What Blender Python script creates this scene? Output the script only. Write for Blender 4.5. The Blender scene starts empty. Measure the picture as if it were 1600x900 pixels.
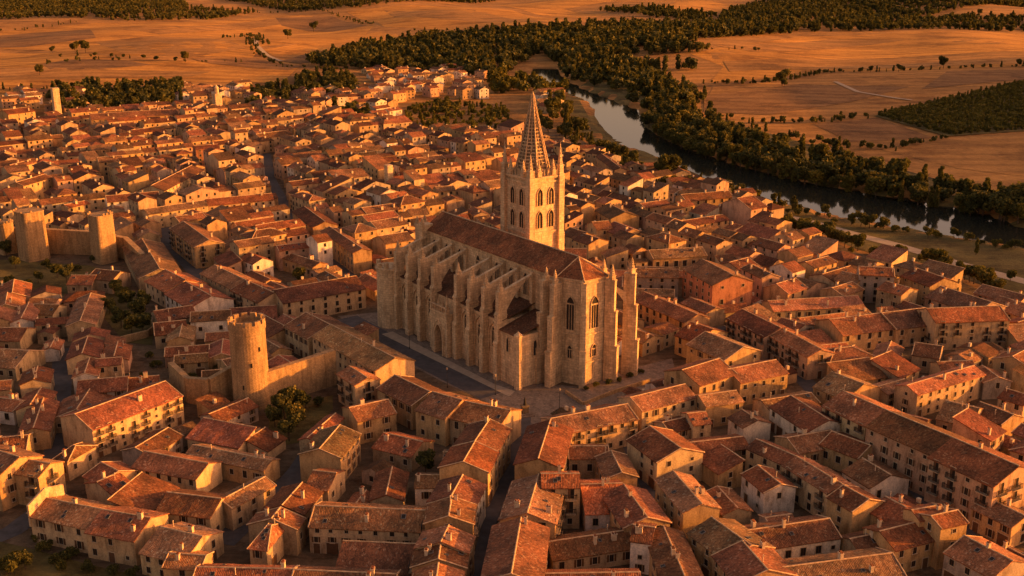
import bpy, math, random
import numpy as np
random.seed(7)
rng = np.random.default_rng(11)
S = bpy.context.scene
COL = S.collection
R = math.radians

# ---------------------------------------------------------------- camera, sky, sun, exposure
F, YH, CH = 1716.0, -80.0, 115.0            # focal length in photo pixels, horizon row, camera height
TH = math.atan((450 - YH) / F)
CT, ST = math.cos(TH), math.sin(TH)
cam = bpy.data.cameras.new("camera")
cam.sensor_width = 36.0
cam.lens = 36.0 * F / 1600.0
cam.clip_start, cam.clip_end = 1.0, 20000.0
camo = bpy.data.objects.new("camera", cam)
COL.objects.link(camo)
camo.location = (0, 0, CH)
camo.rotation_euler = (math.pi / 2 - TH, 0, 0)
S.camera = camo

SUN_EL, SUN_AZ = 8.5, 3.0                  # azimuth measured from +X towards +Y
w = bpy.data.worlds.new("World")
S.world = w
w.use_nodes = True
nt = w.node_tree
bg = nt.nodes["Background"]
sky = nt.nodes.new("ShaderNodeTexSky")
sky.sky_type = 'NISHITA'
sky.sun_disc = False
sky.sun_elevation = R(SUN_EL)
sky.sun_rotation = R(90 - SUN_AZ)
sky.dust_density = 4.0
sky.ozone_density = 0.6
tintn = nt.nodes.new("ShaderNodeMix")
tintn.data_type = 'RGBA'
tintn.blend_type = 'MULTIPLY'
tintn.inputs[0].default_value = 1.0
nt.links.new(sky.outputs[0], tintn.inputs[6])
tintn.inputs[7].default_value = (1.0, 0.58, 0.44, 1)
nt.links.new(tintn.outputs[2], bg.inputs[0])
bg.inputs[1].default_value = 0.15
sun = bpy.data.lights.new("sun", 'SUN')
sun.energy = 3.6
sun.angle = R(0.5)
sun.color = (1.0, 0.37, 0.048)
suno = bpy.data.objects.new("sun", sun)
COL.objects.link(suno)
suno.rotation_euler = (0, R(90 - SUN_EL), R(SUN_AZ))
vs = S.view_settings
vs.view_transform = 'Standard'
vs.look = 'None'
vs.gamma = 1.0
vs.exposure = 1.5

# ---------------------------------------------------------------- survey helpers
def un(px, py, z=0.0):
    u = (px - 800) / F
    v = (450 - py) / F
    d = np.array([u, CT + v * ST, -ST + v * CT])
    t = (CH - z) / -d[2]
    return np.array([0, 0, CH]) + t * d

def sstep(a, b, x):
    t = min(1.0, max(0.0, (x - a) / (b - a)))
    return t * t * (3 - 2 * t)

NEARB = [(1720, 420), (1600, 389), (1520, 377), (1425, 360), (1325, 342), (1240, 323), (1160, 300), (1100, 279), (1050, 256), (1012, 240), (975, 228), (950, 217), (935, 203), (931, 185), (930, 170), (915, 158), (885, 145), (850, 128), (836, 116), (826, 98)]
FARB = [(850, 96), (870, 108), (884, 124), (905, 137), (935, 148), (968, 160), (1000, 174), (1010, 190), (1020, 207), (1055, 224), (1105, 243), (1165, 262), (1245, 281), (1325, 296), (1425, 312), (1520, 329), (1600, 354), (1720, 392)]
RP = [un(x, y, -1.6)[:2] for x, y in NEARB + FARB]
RSEG = np.array([(RP[i][0], RP[i][1], RP[(i + 1) % len(RP)][0], RP[(i + 1) % len(RP)][1]) for i in range(len(RP))])
_RL = [(float(p[0]), float(p[1])) for p in RP]

def river_d(x, y):
    """signed distance to the water's edge, negative on the water"""
    dx, dy = RSEG[:, 2] - RSEG[:, 0], RSEG[:, 3] - RSEG[:, 1]
    t = np.clip(((x - RSEG[:, 0]) * dx + (y - RSEG[:, 1]) * dy) / (dx * dx + dy * dy), 0, 1)
    d = float(np.min(np.hypot(x - RSEG[:, 0] - t * dx, y - RSEG[:, 1] - t * dy)))
    return -d if inpoly(x, y, _RL) else d

def terr0(x, y):
    h = 0.0
    k = sstep(780, 1300, y)
    if k > 0:
        h += k * (7.5 * math.sin(x / 190 + 0.6) * math.cos(y / 260 + x / 800) + 4.0 * math.sin(x / 83 + y / 240 + 1.0) + 2.2 * math.sin(x / 47 - y / 130))
        h += 5 * k
    # unseen ridge added beyond the river, shaped to shade the meadows
    e = 0.466 * y + 330
    if x > e - 260 and 120 < y < 2000:
        top = 0.15 * (e - (95 + 0.16 * y))
        top *= sstep(200, 420, y) * (1 - sstep(1120, 1330, y))
        h += max(0, top) * math.exp(-((x - e) / 115.0) ** 2)
    return h

def terr(x, y):
    h = terr0(x, y)
    if y < 1150 and x > -60:
        d = river_d(x, y)
        if d < 12:
            h = h * sstep(-2, 12, d) - 3.6 * (1 - sstep(-4.0, 3.0, d))
    return h

def gp(px, py):
    """point of the ground seen at photo pixel"""
    z = 0.0
    p = un(px, py, z)
    for _ in range(14):
        z = 0.5 * z + 0.5 * terr0(p[0], p[1])
        p = un(px, py, z)
    return p

def inpoly(x, y, P):
    c = False
    n = len(P)
    j = n - 1
    for i in range(n):
        xi, yi = P[i]
        xj, yj = P[j]
        if (yi > y) != (yj > y) and x < (xj - xi) * (y - yi) / (yj - yi) + xi:
            c = not c
        j = i
    return c

# ---------------------------------------------------------------- materials
def mat(name, rough=0.9):
    m = bpy.data.materials.new(name)
    m.use_nodes = True
    t = m.node_tree
    b = t.nodes["Principled BSDF"]
    b.inputs["Roughness"].default_value = rough
    b.inputs["Specular IOR Level"].default_value = 0.2
    return m, t, b

def N(t, typ, **kw):
    n = t.nodes.new(typ)
    for k, v in kw.items():
        setattr(n, k, v)
    return n

def noise(t, vec, scale, detail=4, rough=0.6):
    n = N(t, "ShaderNodeTexNoise")
    n.inputs["Scale"].default_value = scale
    n.inputs["Detail"].default_value = detail
    n.inputs["Roughness"].default_value = rough
    if vec is not None:
        t.links.new(vec, n.inputs["Vector"])
    return n.outputs["Fac"]

def ramp(t, fac, stops):
    r = N(t, "ShaderNodeValToRGB")
    while len(r.color_ramp.elements) < len(stops):
        r.color_ramp.elements.new(0.5)
    for e, (p, c) in zip(r.color_ramp.elements, stops):
        e.position = p
        e.color = c if len(c) == 4 else (*c, 1)
    t.links.new(fac, r.inputs[0])
    return r.outputs[0]

def mix(t, a, b, fac=1.0, mode='MULTIPLY'):
    n = N(t, "ShaderNodeMix", data_type='RGBA', blend_type=mode)
    for sock, v in ((0, fac), (6, a), (7, b)):
        if hasattr(v, "is_linked") or hasattr(v, "links"):
            t.links.new(v, n.inputs[sock])
        elif isinstance(v, (int, float)):
            n.inputs[sock].default_value = v
        else:
            n.inputs[sock].default_value = (*v, 1) if len(v) == 3 else v
    return n.outputs[2]

def bump(t, b, h, strength=0.5, dist=0.1):
    n = N(t, "ShaderNodeBump")
    n.inputs["Strength"].default_value = strength
    n.inputs["Distance"].default_value = dist
    t.links.new(h, n.inputs["Height"])
    t.links.new(n.outputs[0], b.inputs["Normal"])

def coord(t, which="Object", scale=None):
    c = N(t, "ShaderNodeTexCoord").outputs[which]
    if scale:
        m = N(t, "ShaderNodeMapping")
        m.inputs["Scale"].default_value = scale
        t.links.new(c, m.inputs[0])
        c = m.outputs[0]
    return c

def tint(t):
    a = N(t, "ShaderNodeAttribute")
    a.attribute_name = "tint"
    return a.outputs["Color"]

def world_pos(t):
    return N(t, "ShaderNodeNewGeometry").outputs["Position"]

def m_wall():
    m, t, b = mat("lime render", 0.95)
    P = world_pos(t)
    mp = N(t, "ShaderNodeMapping")
    mp.inputs["Scale"].default_value = (1, 1, 0.35)
    t.links.new(P, mp.inputs[0])
    big = ramp(t, noise(t, mp.outputs[0], 0.55, 5, 0.65), [(0.32, (0.5, 0.46, 0.43)), (0.5, (0.95, 0.93, 0.9)), (0.68, (1.12, 1.1, 1.03))])
    fine = ramp(t, noise(t, P, 3.1, 3), [(0.3, (0.72, 0.7, 0.68)), (0.6, (1.05, 1.03, 1.0))])
    t.links.new(mix(t, mix(t, tint(t), big), fine), b.inputs["Base Color"])
    bump(t, b, noise(t, P, 2.2, 5), 0.5, 0.12)
    return m

def m_roof(name="clay roof tiles"):
    m, t, b = mat(name, 0.9)
    uv = N(t, "ShaderNodeUVMap").outputs[0]
    P = world_pos(t)
    mp = N(t, "ShaderNodeMapping")
    mp.inputs["Scale"].default_value = (3.4, 2.2, 1)
    t.links.new(uv, mp.inputs[0])
    v = N(t, "ShaderNodeTexVoronoi")
    v.inputs["Scale"].default_value = 1.0
    t.links.new(mp.outputs[0], v.inputs["Vector"])
    sep = N(t, "ShaderNodeSeparateColor")
    t.links.new(v.outputs["Color"], sep.inputs[0])
    tile = ramp(t, sep.outputs[0], [(0.0, (0.08, 0.033, 0.020)), (0.25, (0.20, 0.068, 0.034)), (0.65, (0.32, 0.110, 0.050)), (0.9, (0.43, 0.180, 0.09)), (1.0, (0.58, 0.36, 0.22))])
    # patches laid or patched at different times, lichen and soot
    pa = N(t, "ShaderNodeMapping")
    pa.inputs["Scale"].default_value = (0.55, 0.8, 1)
    t.links.new(uv, pa.inputs[0])
    patch = ramp(t, noise(t, pa.outputs[0], 1.0, 5, 0.75), [(0.32, (0.10, 0.062, 0.036)), (0.5, (0.25, 0.10, 0.046)), (0.68, (0.40, 0.16, 0.070))])
    age = ramp(t, noise(t, P, 0.16, 4, 0.6), [(0.38, (0.55, 0.58, 0.6)), (0.62, (1.18, 1.12, 1.05))])
    c = mix(t, tile, patch, 0.48, 'MIX')
    fine = ramp(t, noise(t, P, 2.4, 4, 0.8), [(0.3, (0.62, 0.62, 0.64)), (0.62, (1.2, 1.17, 1.13))])
    c = mix(t, mix(t, mix(t, c, age), fine), tint(t))
    t.links.new(c, b.inputs["Base Color"])
    wv = N(t, "ShaderNodeTexWave", wave_type='BANDS', bands_direction='X')
    wv.inputs["Scale"].default_value = 1.0
    wv.inputs["Distortion"].default_value = 0.5
    t.links.new(uv, wv.inputs["Vector"])
    ad = N(t, "ShaderNodeMath", operation='ADD')
    ml = N(t, "ShaderNodeMath", operation='MULTIPLY')
    ml.inputs[1].default_value = 1.6
    t.links.new(noise(t, P, 1.3, 5, 0.7), ml.inputs[0])
    t.links.new(wv.outputs[0], ad.inputs[0])
    t.links.new(ml.outputs[0], ad.inputs[1])
    bump(t, b, ad.outputs[0], 0.6, 0.12)
    return m

def m_stone(name, c1, c2, mortar, sx=0.9, sy=0.42, contrast=1.0):
    m, t, b = mat(name, 0.95)
    uv = N(t, "ShaderNodeUVMap").outputs[0]
    br = N(t, "ShaderNodeTexBrick")
    br.inputs["Color1"].default_value = (*c1, 1)
    br.inputs["Color2"].default_value = (*c2, 1)
    br.inputs["Mortar"].default_value = (*mortar, 1)
    br.inputs["Scale"].default_value = 1.0
    br.inputs["Mortar Size"].default_value = 0.03
    br.inputs["Brick Width"].default_value = sx
    br.inputs["Row Height"].default_value = sy
    t.links.new(uv, br.inputs["Vector"])
    P = world_pos(t)
    mp = N(t, "ShaderNodeMapping")
    mp.inputs["Scale"].default_value = (1, 1, 0.25)
    t.links.new(P, mp.inputs[0])
    st = ramp(t, noise(t, mp.outputs[0], 0.45, 6, 0.7), [(0.3, (0.6, 0.57, 0.54)), (0.5, (0.95, 0.93, 0.91)), (0.7, (1.15, 1.11, 1.04))])
    fi = ramp(t, noise(t, P, 1.7, 5), [(0.3, (0.7, 0.68, 0.66)), (0.65, (1.08, 1.06, 1.04))])
    m2 = N(t, "ShaderNodeMapping")
    m2.inputs["Scale"].default_value = (1, 1, 0.07)
    t.links.new(P, m2.inputs[0])
    run = ramp(t, noise(t, m2.outputs[0], 1.25, 5, 0.75), [(0.34, (0.74, 0.71, 0.69)), (0.5, (0.98, 0.97, 0.96)), (0.7, (1.06, 1.05, 1.03))])
    t.links.new(mix(t, mix(t, mix(t, br.outputs[0], st), fi), run), b.inputs["Base Color"])
    bump(t, b, noise(t, P, 1.6, 6, 0.7), 0.45, 0.22)
    return m

def m_plain(name, c, rough=0.9, var=0.35, scale=1.5, b_s=0.3, usetint=False, emit=None):
    m, t, b = mat(name, rough)
    P = world_pos(t)
    n = ramp(t, noise(t, P, scale, 5, 0.65), [(0.3, tuple(1 - var for _ in range(3))), (0.68, (1 + var * .5,) * 3)])
    base = mix(t, c, n)
    if usetint:
        base = mix(t, base, tint(t))
    t.links.new(base, b.inputs["Base Color"])
    if b_s:
        bump(t, b, noise(t, P, scale * 2.5, 4), b_s, 0.1)
    return m

def m_leaf(name, ca, cb, cc):
    m, t, b = mat(name, 0.75)
    a = N(t, "ShaderNodeAttribute")
    a.attribute_name = "tint"
    sp = N(t, "ShaderNodeSeparateColor")
    t.links.new(a.outputs["Color"], sp.inputs[0])
    c = ramp(t, sp.outputs[0], [(0.0, ca), (0.55, cb), (1.0, cc)])
    oi = N(t, "ShaderNodeObjectInfo")
    r = ramp(t, oi.outputs["Random"], [(0.0, (0.7, 0.75, 0.7)), (0.6, (1.0, 1.0, 1.0)), (1.0, (1.45, 1.25, 0.9))])
    t.links.new(mix(t, c, r), b.inputs["Base Color"])
    b.inputs["Subsurface Weight"].default_value = 0.0
    tr = N(t, "ShaderNodeBsdfTranslucent")
    t.links.new(mix(t, c, (1.5, 1.5, 0.8)), tr.inputs[0])
    ms = N(t, "ShaderNodeMixShader")
    ms.inputs[0].default_value = 0.25
    t.links.new(b.outputs[0], ms.inputs[1])
    t.links.new(tr.outputs[0], ms.inputs[2])
    t.links.new(ms.outputs[0], t.nodes["Material Output"].inputs[0])
    return m

def m_field(name, c1, c2, stripe_dir=0.0, stripe=0.12, sc=0.02):
    m, t, b = mat(name, 1.0)
    P = world_pos(t)
    mp = N(t, "ShaderNodeMapping")
    mp.inputs["Rotation"].default_value = (0, 0, stripe_dir)
    mp.inputs["Scale"].default_value = (0.16, 1.0, 1)
    t.links.new(P, mp.inputs[0])
    big = noise(t, P, sc, 8, 0.7)
    rows = noise(t, mp.outputs[0], stripe, 6, 0.8)
    c = ramp(t, big, [(0.32, c1), (0.66, c2)])
    r = ramp(t, rows, [(0.3, (0.45, 0.42, 0.38)), (0.46, (0.88, 0.87, 0.86)), (0.55, (1.0, 1.0, 1.0)), (0.68, (1.3, 1.27, 1.22))])
    wv = N(t, "ShaderNodeTexWave", wave_type='BANDS', bands_direction='Y')
    wv.inputs["Scale"].default_value = 0.016
    wv.inputs["Distortion"].default_value = 7.0
    wv.inputs["Detail"].default_value = 3
    wv.inputs["Detail Scale"].default_value = 0.6
    wm = N(t, "ShaderNodeMapping")
    wm.inputs["Rotation"].default_value = (0, 0, stripe_dir * 1.6)
    t.links.new(P, wm.inputs[0])
    t.links.new(wm.outputs[0], wv.inputs["Vector"])
    c = mix(t, c, ramp(t, wv.outputs[0], [(0.15, (0.86, 0.83, 0.79)), (0.5, (1.0, 1.0, 1.0)), (0.9, (1.06, 1.05, 1.03))]))
    blot = ramp(t, noise(t, P, sc * 1.9, 7, 0.75), [(0.38, (0.55, 0.5, 0.45)), (0.5, (1.0, 1.0, 1.0))])
    gr = ramp(t, noise(t, P, 0.25, 6, 0.85), [(0.3, (0.62, 0.6, 0.56)), (0.7, (1.2, 1.2, 1.17))])
    t.links.new(mix(t, mix(t, mix(t, c, r), gr), blot), b.inputs["Base Color"])
    bump(t, b, noise(t, P, 0.4, 6, 0.85), 0.9, 0.7)
    return m

def m_water():
    m, t, b = mat("river water", 0.06)
    b.inputs["Base Color"].default_value = (0.018, 0.02, 0.016, 1)
    b.inputs["Specular IOR Level"].default_value = 0.6
    b.inputs["IOR"].default_value = 1.33
    P = world_pos(t)
    bump(t, b, noise(t, P, 0.35, 4), 0.12, 0.05)
    return m

M = {
    'wall': m_wall(), 'roof': m_roof(),
    'stone': m_stone("cathedral limestone", (0.72, 0.54, 0.34), (0.54, 0.405, 0.25), (0.36, 0.27, 0.17), 1.5, 0.75),
    'rubble': m_stone("castle masonry", (0.46, 0.31, 0.165), (0.36, 0.245, 0.13), (0.26, 0.18, 0.10), 0.7, 0.35),
    'glass': m_plain("dark window glass", (0.02, 0.017, 0.015), 0.35, 0.2, 2.0, 0),
    'frame': m_plain("pale window surround", (0.42, 0.32, 0.21), 0.9, 0.3, 2.0, 0),
    'shutter': m_plain("brown shutter wood", (0.12, 0.06, 0.03), 0.8, 0.3, 2.0, 0),
    'iron': m_plain("black wrought iron", (0.03, 0.025, 0.022), 0.6, 0.2, 2.0, 0),
    'mortar': m_plain("ridge mortar", (0.50, 0.34, 0.20), 0.95, 0.5, 1.2, 0.2),
    'chim': m_plain("chimney render", (0.55, 0.42, 0.28), 0.95, 0.35, 1.5, 0.2),
    'asphalt': m_plain("dark asphalt", (0.085, 0.078, 0.078), 0.9, 0.35, 0.4, 0.2),
    'lead': m_plain("leaded glass", (0.03, 0.026, 0.024), 0.4, 0.3, 1.0, 0),
    'bark': m_plain("tree bark", (0.09, 0.06, 0.04), 0.95, 0.4, 3.0, 0.5),
    'leafd': m_leaf("dark foliage", (0.032, 0.036, 0.012), (0.082, 0.080, 0.022), (0.19, 0.15, 0.036)),  # palest tone is a painted highlight for sunlit crown tops
    'leafy': m_leaf("yellow green foliage", (0.045, 0.045, 0.012), (0.11, 0.10, 0.02), (0.20, 0.155, 0.028)),
    'water': m_water(),
    'road': m_plain("pale gravel road", (0.36, 0.28, 0.2), 1.0, 0.25, 0.5, 0.2),
    'metal': m_plain("grey metal", (0.16, 0.15, 0.14), 0.5, 0.2, 2.0, 0),
}
M['cobble'] = m_stone("plaza paving", (0.27, 0.22, 0.18), (0.20, 0.165, 0.135), (0.13, 0.105, 0.085), 1.3, 0.7)
M['townground'] = m_field("packed town earth", (0.11, 0.078, 0.05), (0.20, 0.14, 0.088), 0.3, 0.3, 0.08)
M['straw'] = m_field("stubble field", (0.34, 0.17, 0.04), (0.60, 0.30, 0.062), 0.12, 0.022, 0.006)
M['straw2'] = m_field("dry field", (0.24, 0.13, 0.045), (0.46, 0.24, 0.07), -0.10, 0.025, 0.007)
M['plough'] = m_field("ploughed field", (0.17, 0.095, 0.042), (0.30, 0.16, 0.062), 0.1, 0.04, 0.012)
M['meadow'] = m_field("dry river meadow", (0.085, 0.075, 0.026), (0.19, 0.145, 0.050), 0.5, 0.2, 0.03)

# ---------------------------------------------------------------- mesh builder
class MB:
    def __init__(s):
        s.v, s.f, s.m, s.t = [], [], [], []
        s.cur = 0
        s.tint = (1, 1, 1)

    def pts(s, P):
        i = len(s.v)
        s.v.extend([tuple(p) for p in P])
        return list(range(i, i + len(P)))

    def face(s, idx, m=None, t=None):
        s.f.append(tuple(idx))
        s.m.append(s.cur if m is None else m)
        s.t.append(s.tint if t is None else t)

    def poly(s, P, m=None, t=None):
        s.face(s.pts(P), m, t)

    def hexa(s, b, tp, m=None):
        """prism between two equal loops, bottom loop counter-clockwise from above"""
        n = len(b)
        i = s.pts(list(b) + list(tp))
        s.face(i[:n][::-1], m)
        s.face(i[n:], m)
        for k in range(n):
            k2 = (k + 1) % n
            s.face((i[k], i[k2], i[n + k2], i[n + k]), m)

    def box(s, x0, y0, z0, x1, y1, z1, m=None):
        b = [(x0, y0, z0), (x1, y0, z0), (x1, y1, z0), (x0, y1, z0)]
        s.hexa(b, [(p[0], p[1], z1) for p in b], m)

    def frustum(s, cx, cy, z0, z1, r0, r1, n=8, m=None, ph=0.0, sx=1, sy=1):
        a = [(cx + r0 * math.cos(ph + 2 * math.pi * k / n), cy + r0 * math.sin(ph + 2 * math.pi * k / n), z0) for k in range(n)]
        if r1 <= 0.001:
            i = s.pts(a + [(cx, cy, z1)])
            s.face(i[:n][::-1], m)
            for k in range(n):
                s.face((i[k], i[(k + 1) % n], i[n]), m)
        else:
            b = [(cx + r1 * math.cos(ph + 2 * math.pi * k / n), cy + r1 * math.sin(ph + 2 * math.pi * k / n), z1) for k in range(n)]
            s.hexa(a, b, m)

    def build(s, name, mats, parent=None, link=True, smooth=False):
        me = bpy.data.meshes.new(name)
        me.from_pydata(s.v, [], s.f)
        for x in mats:
            me.materials.append(M[x])
        nf = len(s.f)
        me.polygons.foreach_set("material_index", np.array(s.m, dtype=np.int32))
        at = me.attributes.new("tint", 'FLOAT_COLOR', 'FACE')
        tc = np.ones((nf, 4), dtype=np.float32)
        tc[:, :3] = np.array(s.t, dtype=np.float32).reshape(nf, 3)
        at.data.foreach_set("color", tc.ravel())
        # box/slope UVs in metres
        nl = len(me.loops)
        lv = np.empty(nl, dtype=np.int32)
        me.loops.foreach_get("vertex_index", lv)
        co = np.array(s.v, dtype=np.float64)
        nr = np.empty(nf * 3, dtype=np.float32)
        me.polygons.foreach_get("normal", nr)
        nr = nr.reshape(nf, 3).astype(np.float64)
        lt = np.empty(nf, dtype=np.int32)
        me.polygons.foreach_get("loop_total", lt)
        fi = np.repeat(np.arange(nf), lt)
        T = np.stack([-nr[:, 1], nr[:, 0], np.zeros(nf)], 1)
        L = np.linalg.norm(T, axis=1)
        flat = L < 0.05
        T[flat] = (1, 0, 0)
        T /= np.maximum(np.linalg.norm(T, axis=1), 1e-6)[:, None]
        B = np.cross(nr, T)
        p = co[lv]
        uv = np.stack([(p * T[fi]).sum(1), (p * B[fi]).sum(1)], 1).astype(np.float32)
        ul = me.uv_layers.new(name="UVMap")
        ul.data.foreach_set("uv", uv.ravel())
        if smooth:
            me.polygons.foreach_set("use_smooth", np.ones(nf, dtype=bool))
        me.update()
        if not link:
            return me
        return obj(name, me, parent)

def obj(name, me, parent=None, loc=None, rz=None):
    o = bpy.data.objects.new(name, me)
    COL.objects.link(o)
    if parent is not None:
        o.parent = parent
    if loc is not None:
        o.location = loc
    if rz is not None:
        o.rotation_euler = (0, 0, rz)
    return o

def tag(o, label=None, cat=None, group=None, kind=None):
    if label: o['label'] = label
    if cat: o['category'] = cat
    if group: o['group'] = group
    if kind: o['kind'] = kind
    return o

def empty(name, loc, rz=0.0):
    o = bpy.data.objects.new(name, None)
    COL.objects.link(o)
    o.location = loc
    o.rotation_euler = (0, 0, rz)
    o.empty_display_size = 1
    return o

# ---------------------------------------------------------------- ground, fields, river
def build_ground():
    ys = [-60, 0, 60, 110]
    y = 110.0
    while y < 6500:
        y += 9 if y < 1100 else (20 if y < 2600 else 120)
        ys.append(y)
    us = np.linspace(-1, 1, 241)
    mb = MB()
    rows = []
    for y in ys:
        half = 0.62 * max(y, 200) + 330
        r = []
        for u in us:
            x = u * half
            r.append((x, y, terr(x, y)))
        rows.append(mb.pts(r))
    for a, b in zip(rows[:-1], rows[1:]):
        for k in range(len(us) - 1):
            mb.face((a[k], a[k + 1], b[k + 1], b[k]))
    o = mb.build("ground", ['straw2'], smooth=True)
    tag(o, kind='structure')

def sheet(name, pix, m, dz=0.05, step=18.0, kind='structure', world=None):
    """a flat sheet following the ground inside a polygon of photo pixels"""
    W = world if world is not None else [gp(*p)[:2] for p in pix]
    # densify edges
    D = []
    for i in range(len(W)):
        a, b = np.array(W[i]), np.array(W[(i + 1) % len(W)])
        k = max(1, int(np.linalg.norm(b - a) / step))
        for j in range(k):
            D.append(a + (b - a) * j / k)
    import bmesh
    bm = bmesh.new()
    vs_ = [bm.verts.new((p[0], p[1], 0)) for p in D]
    f = bm.faces.new(vs_)
    f.normal_update()
    if f.normal.z < 0:
        f.normal_flip()
    bmesh.ops.triangulate(bm, faces=[f])
    for _ in range(7):
        es = [e for e in bm.edges if e.calc_length() > step * 1.7]
        if not es:
            break
        bmesh.ops.subdivide_edges(bm, edges=es, cuts=1)
        bmesh.ops.triangulate(bm, faces=bm.faces[:])
    for v in bm.verts:
        v.co.z = terr(v.co.x, v.co.y) + dz
    me = bpy.data.meshes.new(name)
    bm.to_mesh(me)
    bm.free()
    me.materials.append(M[m])
    ul = me.uv_layers.new(name="UVMap")
    lv = np.empty(len(me.loops), dtype=np.int32)
    me.loops.foreach_get("vertex_index", lv)
    co = np.empty(len(me.vertices) * 3, dtype=np.float32)
    me.vertices.foreach_get("co", co)
    co = co.reshape(-1, 3)
    c, s_ = math.cos(R(-53)), math.sin(R(-53))
    q = co[lv]
    ul.data.foreach_set("uv", np.stack([q[:, 0] * c + q[:, 1] * s_, -q[:, 0] * s_ + q[:, 1] * c], 1).astype(np.float32).ravel())
    o = obj(name, me)
    tag(o, kind=kind)
    return o

def ribbon_poly(pix, wid, pxf=gp):
    P = [pxf(*p)[:2] for p in pix]
    wd = wid if isinstance(wid, (list, tuple)) else [wid] * len(P)
    Lp, Rp = [], []
    for i in range(len(P)):
        a = P[max(0, i - 1)]
        b = P[min(len(P) - 1, i + 1)]
        d = (b - a) / np.linalg.norm(b - a)
        n = np.array([-d[1], d[0]])
        Lp.append(P[i] + n * wd[i])
        Rp.append(P[i] - n * wd[i])
    return Lp + Rp[::-1]

build_ground()
TOWN = [(-60, 930), (-60, 205), (90, 185), (250, 168), (420, 158), (560, 190), (800, 195), (890, 205), (960, 255), (1060, 297), (1150, 300), (1240, 350), (1340, 395), (1450, 420), (1600, 480), (1680, 500), (1680, 930)]
sheet("town_ground", TOWN, 'townground', 0.03, 40)
sheet("river_meadow", [(900, 205), (960, 250), (1060, 292), (1150, 298), (1240, 345), (1340, 390), (1450, 415), (1600, 470), (1680, 495), (1680, 352), (1600, 322), (1500, 290), (1400, 262), (1300, 235), (1200, 208), (1120, 185), (1030, 140), (930, 120), (880, 150)], 'meadow', 0.06, 9)
for k_, (nm, px, m) in enumerate([
    ("field", [(1080, 85), (1250, 57), (1680, 48), (1680, 102), (1300, 112), (1210, 122), (1110, 128), (1130, 104)], 'straw'),
    ("field", [(1090, 182), (1115, 134), (1300, 118), (1680, 106), (1680, 125), (1400, 158), (1335, 176), (1200, 192)], 'straw2'),
    ("field", [(1270, 194), (1370, 184), (1460, 216), (1330, 222)], 'plough'),
    ("field", [(1375, 234), (1480, 216), (1680, 190), (1680, 285), (1500, 264)], 'straw2'),
    ("field", [(-60, 80), (100, 82), (200, 96), (380, 97), (470, 103), (440, 130), (250, 128), (-60, 150)], 'straw'),
    ("field", [(-60, 55), (60, 44), (150, 36), (330, 34), (420, 24), (480, 24), (585, 40), (570, 55), (480, 66), (410, 72), (395, 90), (190, 88), (60, 78), (-60, 76)], 'straw'),
    ("field", [(412, 78), (500, 62), (590, 50), (680, 60), (600, 70), (480, 86), (425, 86)], 'straw'),
    ("field", [(540, 18), (660, 8), (800, 16), (900, 38), (860, 42), (740, 46), (600, 42), (590, 36)], 'straw'),
    ("field", [(780, 8), (900, -2), (1100, 0), (1170, 12), (1100, 26), (960, 16), (910, 30), (830, 20)], 'straw'),
    ("field", [(65, 101), (110, 93), (190, 94), (240, 102), (160, 108), (80, 110)], 'plough'),
    ("field", [(480, 84), (600, 72), (640, 66), (560, 82), (470, 100), (440, 96)], 'plough'),
    ("field", [(150, 66), (240, 57), (330, 60), (385, 76), (300, 91), (190, 84)], 'straw2'),
    ("field", [(-60, 108), (60, 106), (190, 110), (330, 112), (300, 120), (120, 124), (-60, 128)], 'straw2'),
    ("field", [(190, 46), (330, 40), (420, 30), (470, 32), (380, 46), (250, 54)], 'straw2'),
    ("field", [(300, 92), (400, 92), (470, 104), (450, 110), (330, 100)], 'plough'),
    ("field", [(600, 16), (760, 20), (860, 36), (740, 34), (620, 28)], 'straw2'),
    ("field", [(1130, 96), (1330, 92), (1500, 84), (1680, 82), (1680, 98), (1300, 108), (1140, 112)], 'straw2'),
    ("field", [(1100, 150), (1250, 132), (1420, 136), (1330, 160), (1200, 180), (1100, 176)], 'plough'),
    ("field", [(-60, 60), (50, 52), (140, 46), (150, 60), (40, 74), (-60, 76)], 'plough'),
    ("field", [(430, 28), (520, 26), (575, 40), (520, 50), (440, 40)], 'plough'),
    ("field", [(880, 14), (960, 2), (1060, 4), (1020, 14), (930, 22)], 'straw2'),
    ("field", [(1120, 72), (1300, 62), (1420, 62), (1330, 74), (1180, 82)], 'straw2'),
    ("field", [(1480, 112), (1680, 108), (1680, 118), (1560, 128), (1440, 140)], 'plough'),
    ("field", [(1470, 22), (1520, 16), (1680, 14), (1680, 26), (1540, 27)], 'straw2'),
]):
    sheet(nm, px, m, 0.12 + 0.03 * (m == 'plough') + 0.012 * k_, 24)

mbw = MB()
_nb, _fb = [un(x, y, -1.6) for x, y in NEARB], [un(x, y, -1.6) for x, y in FARB][::-1]
def resample(P, n):
    P = np.array(P)[:, :2]
    L = np.concatenate([[0], np.cumsum(np.linalg.norm(np.diff(P, axis=0), axis=1))])
    q = np.linspace(0, L[-1], n)
    return np.stack([np.interp(q, L, P[:, 0]), np.interp(q, L, P[:, 1])], 1)
A_, B_ = resample(_nb, 40), resample(_fb, 40)
D_ = (B_ - A_) / np.linalg.norm(B_ - A_, axis=1)[:, None]
A_, B_ = A_ - D_ * 4, B_ + D_ * 4
ia, ib = mbw.pts([(p[0], p[1], -1.6) for p in A_]), mbw.pts([(p[0], p[1], -1.6) for p in B_])
for k in range(39):
    mbw.face((ia[k], ib[k], ib[k + 1], ia[k + 1]))
rw = mbw.build("river_water", ['water'])
tag(rw, kind='structure')
if rw.data.polygons[5].normal.z < 0:
    rw.data.flip_normals()

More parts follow.
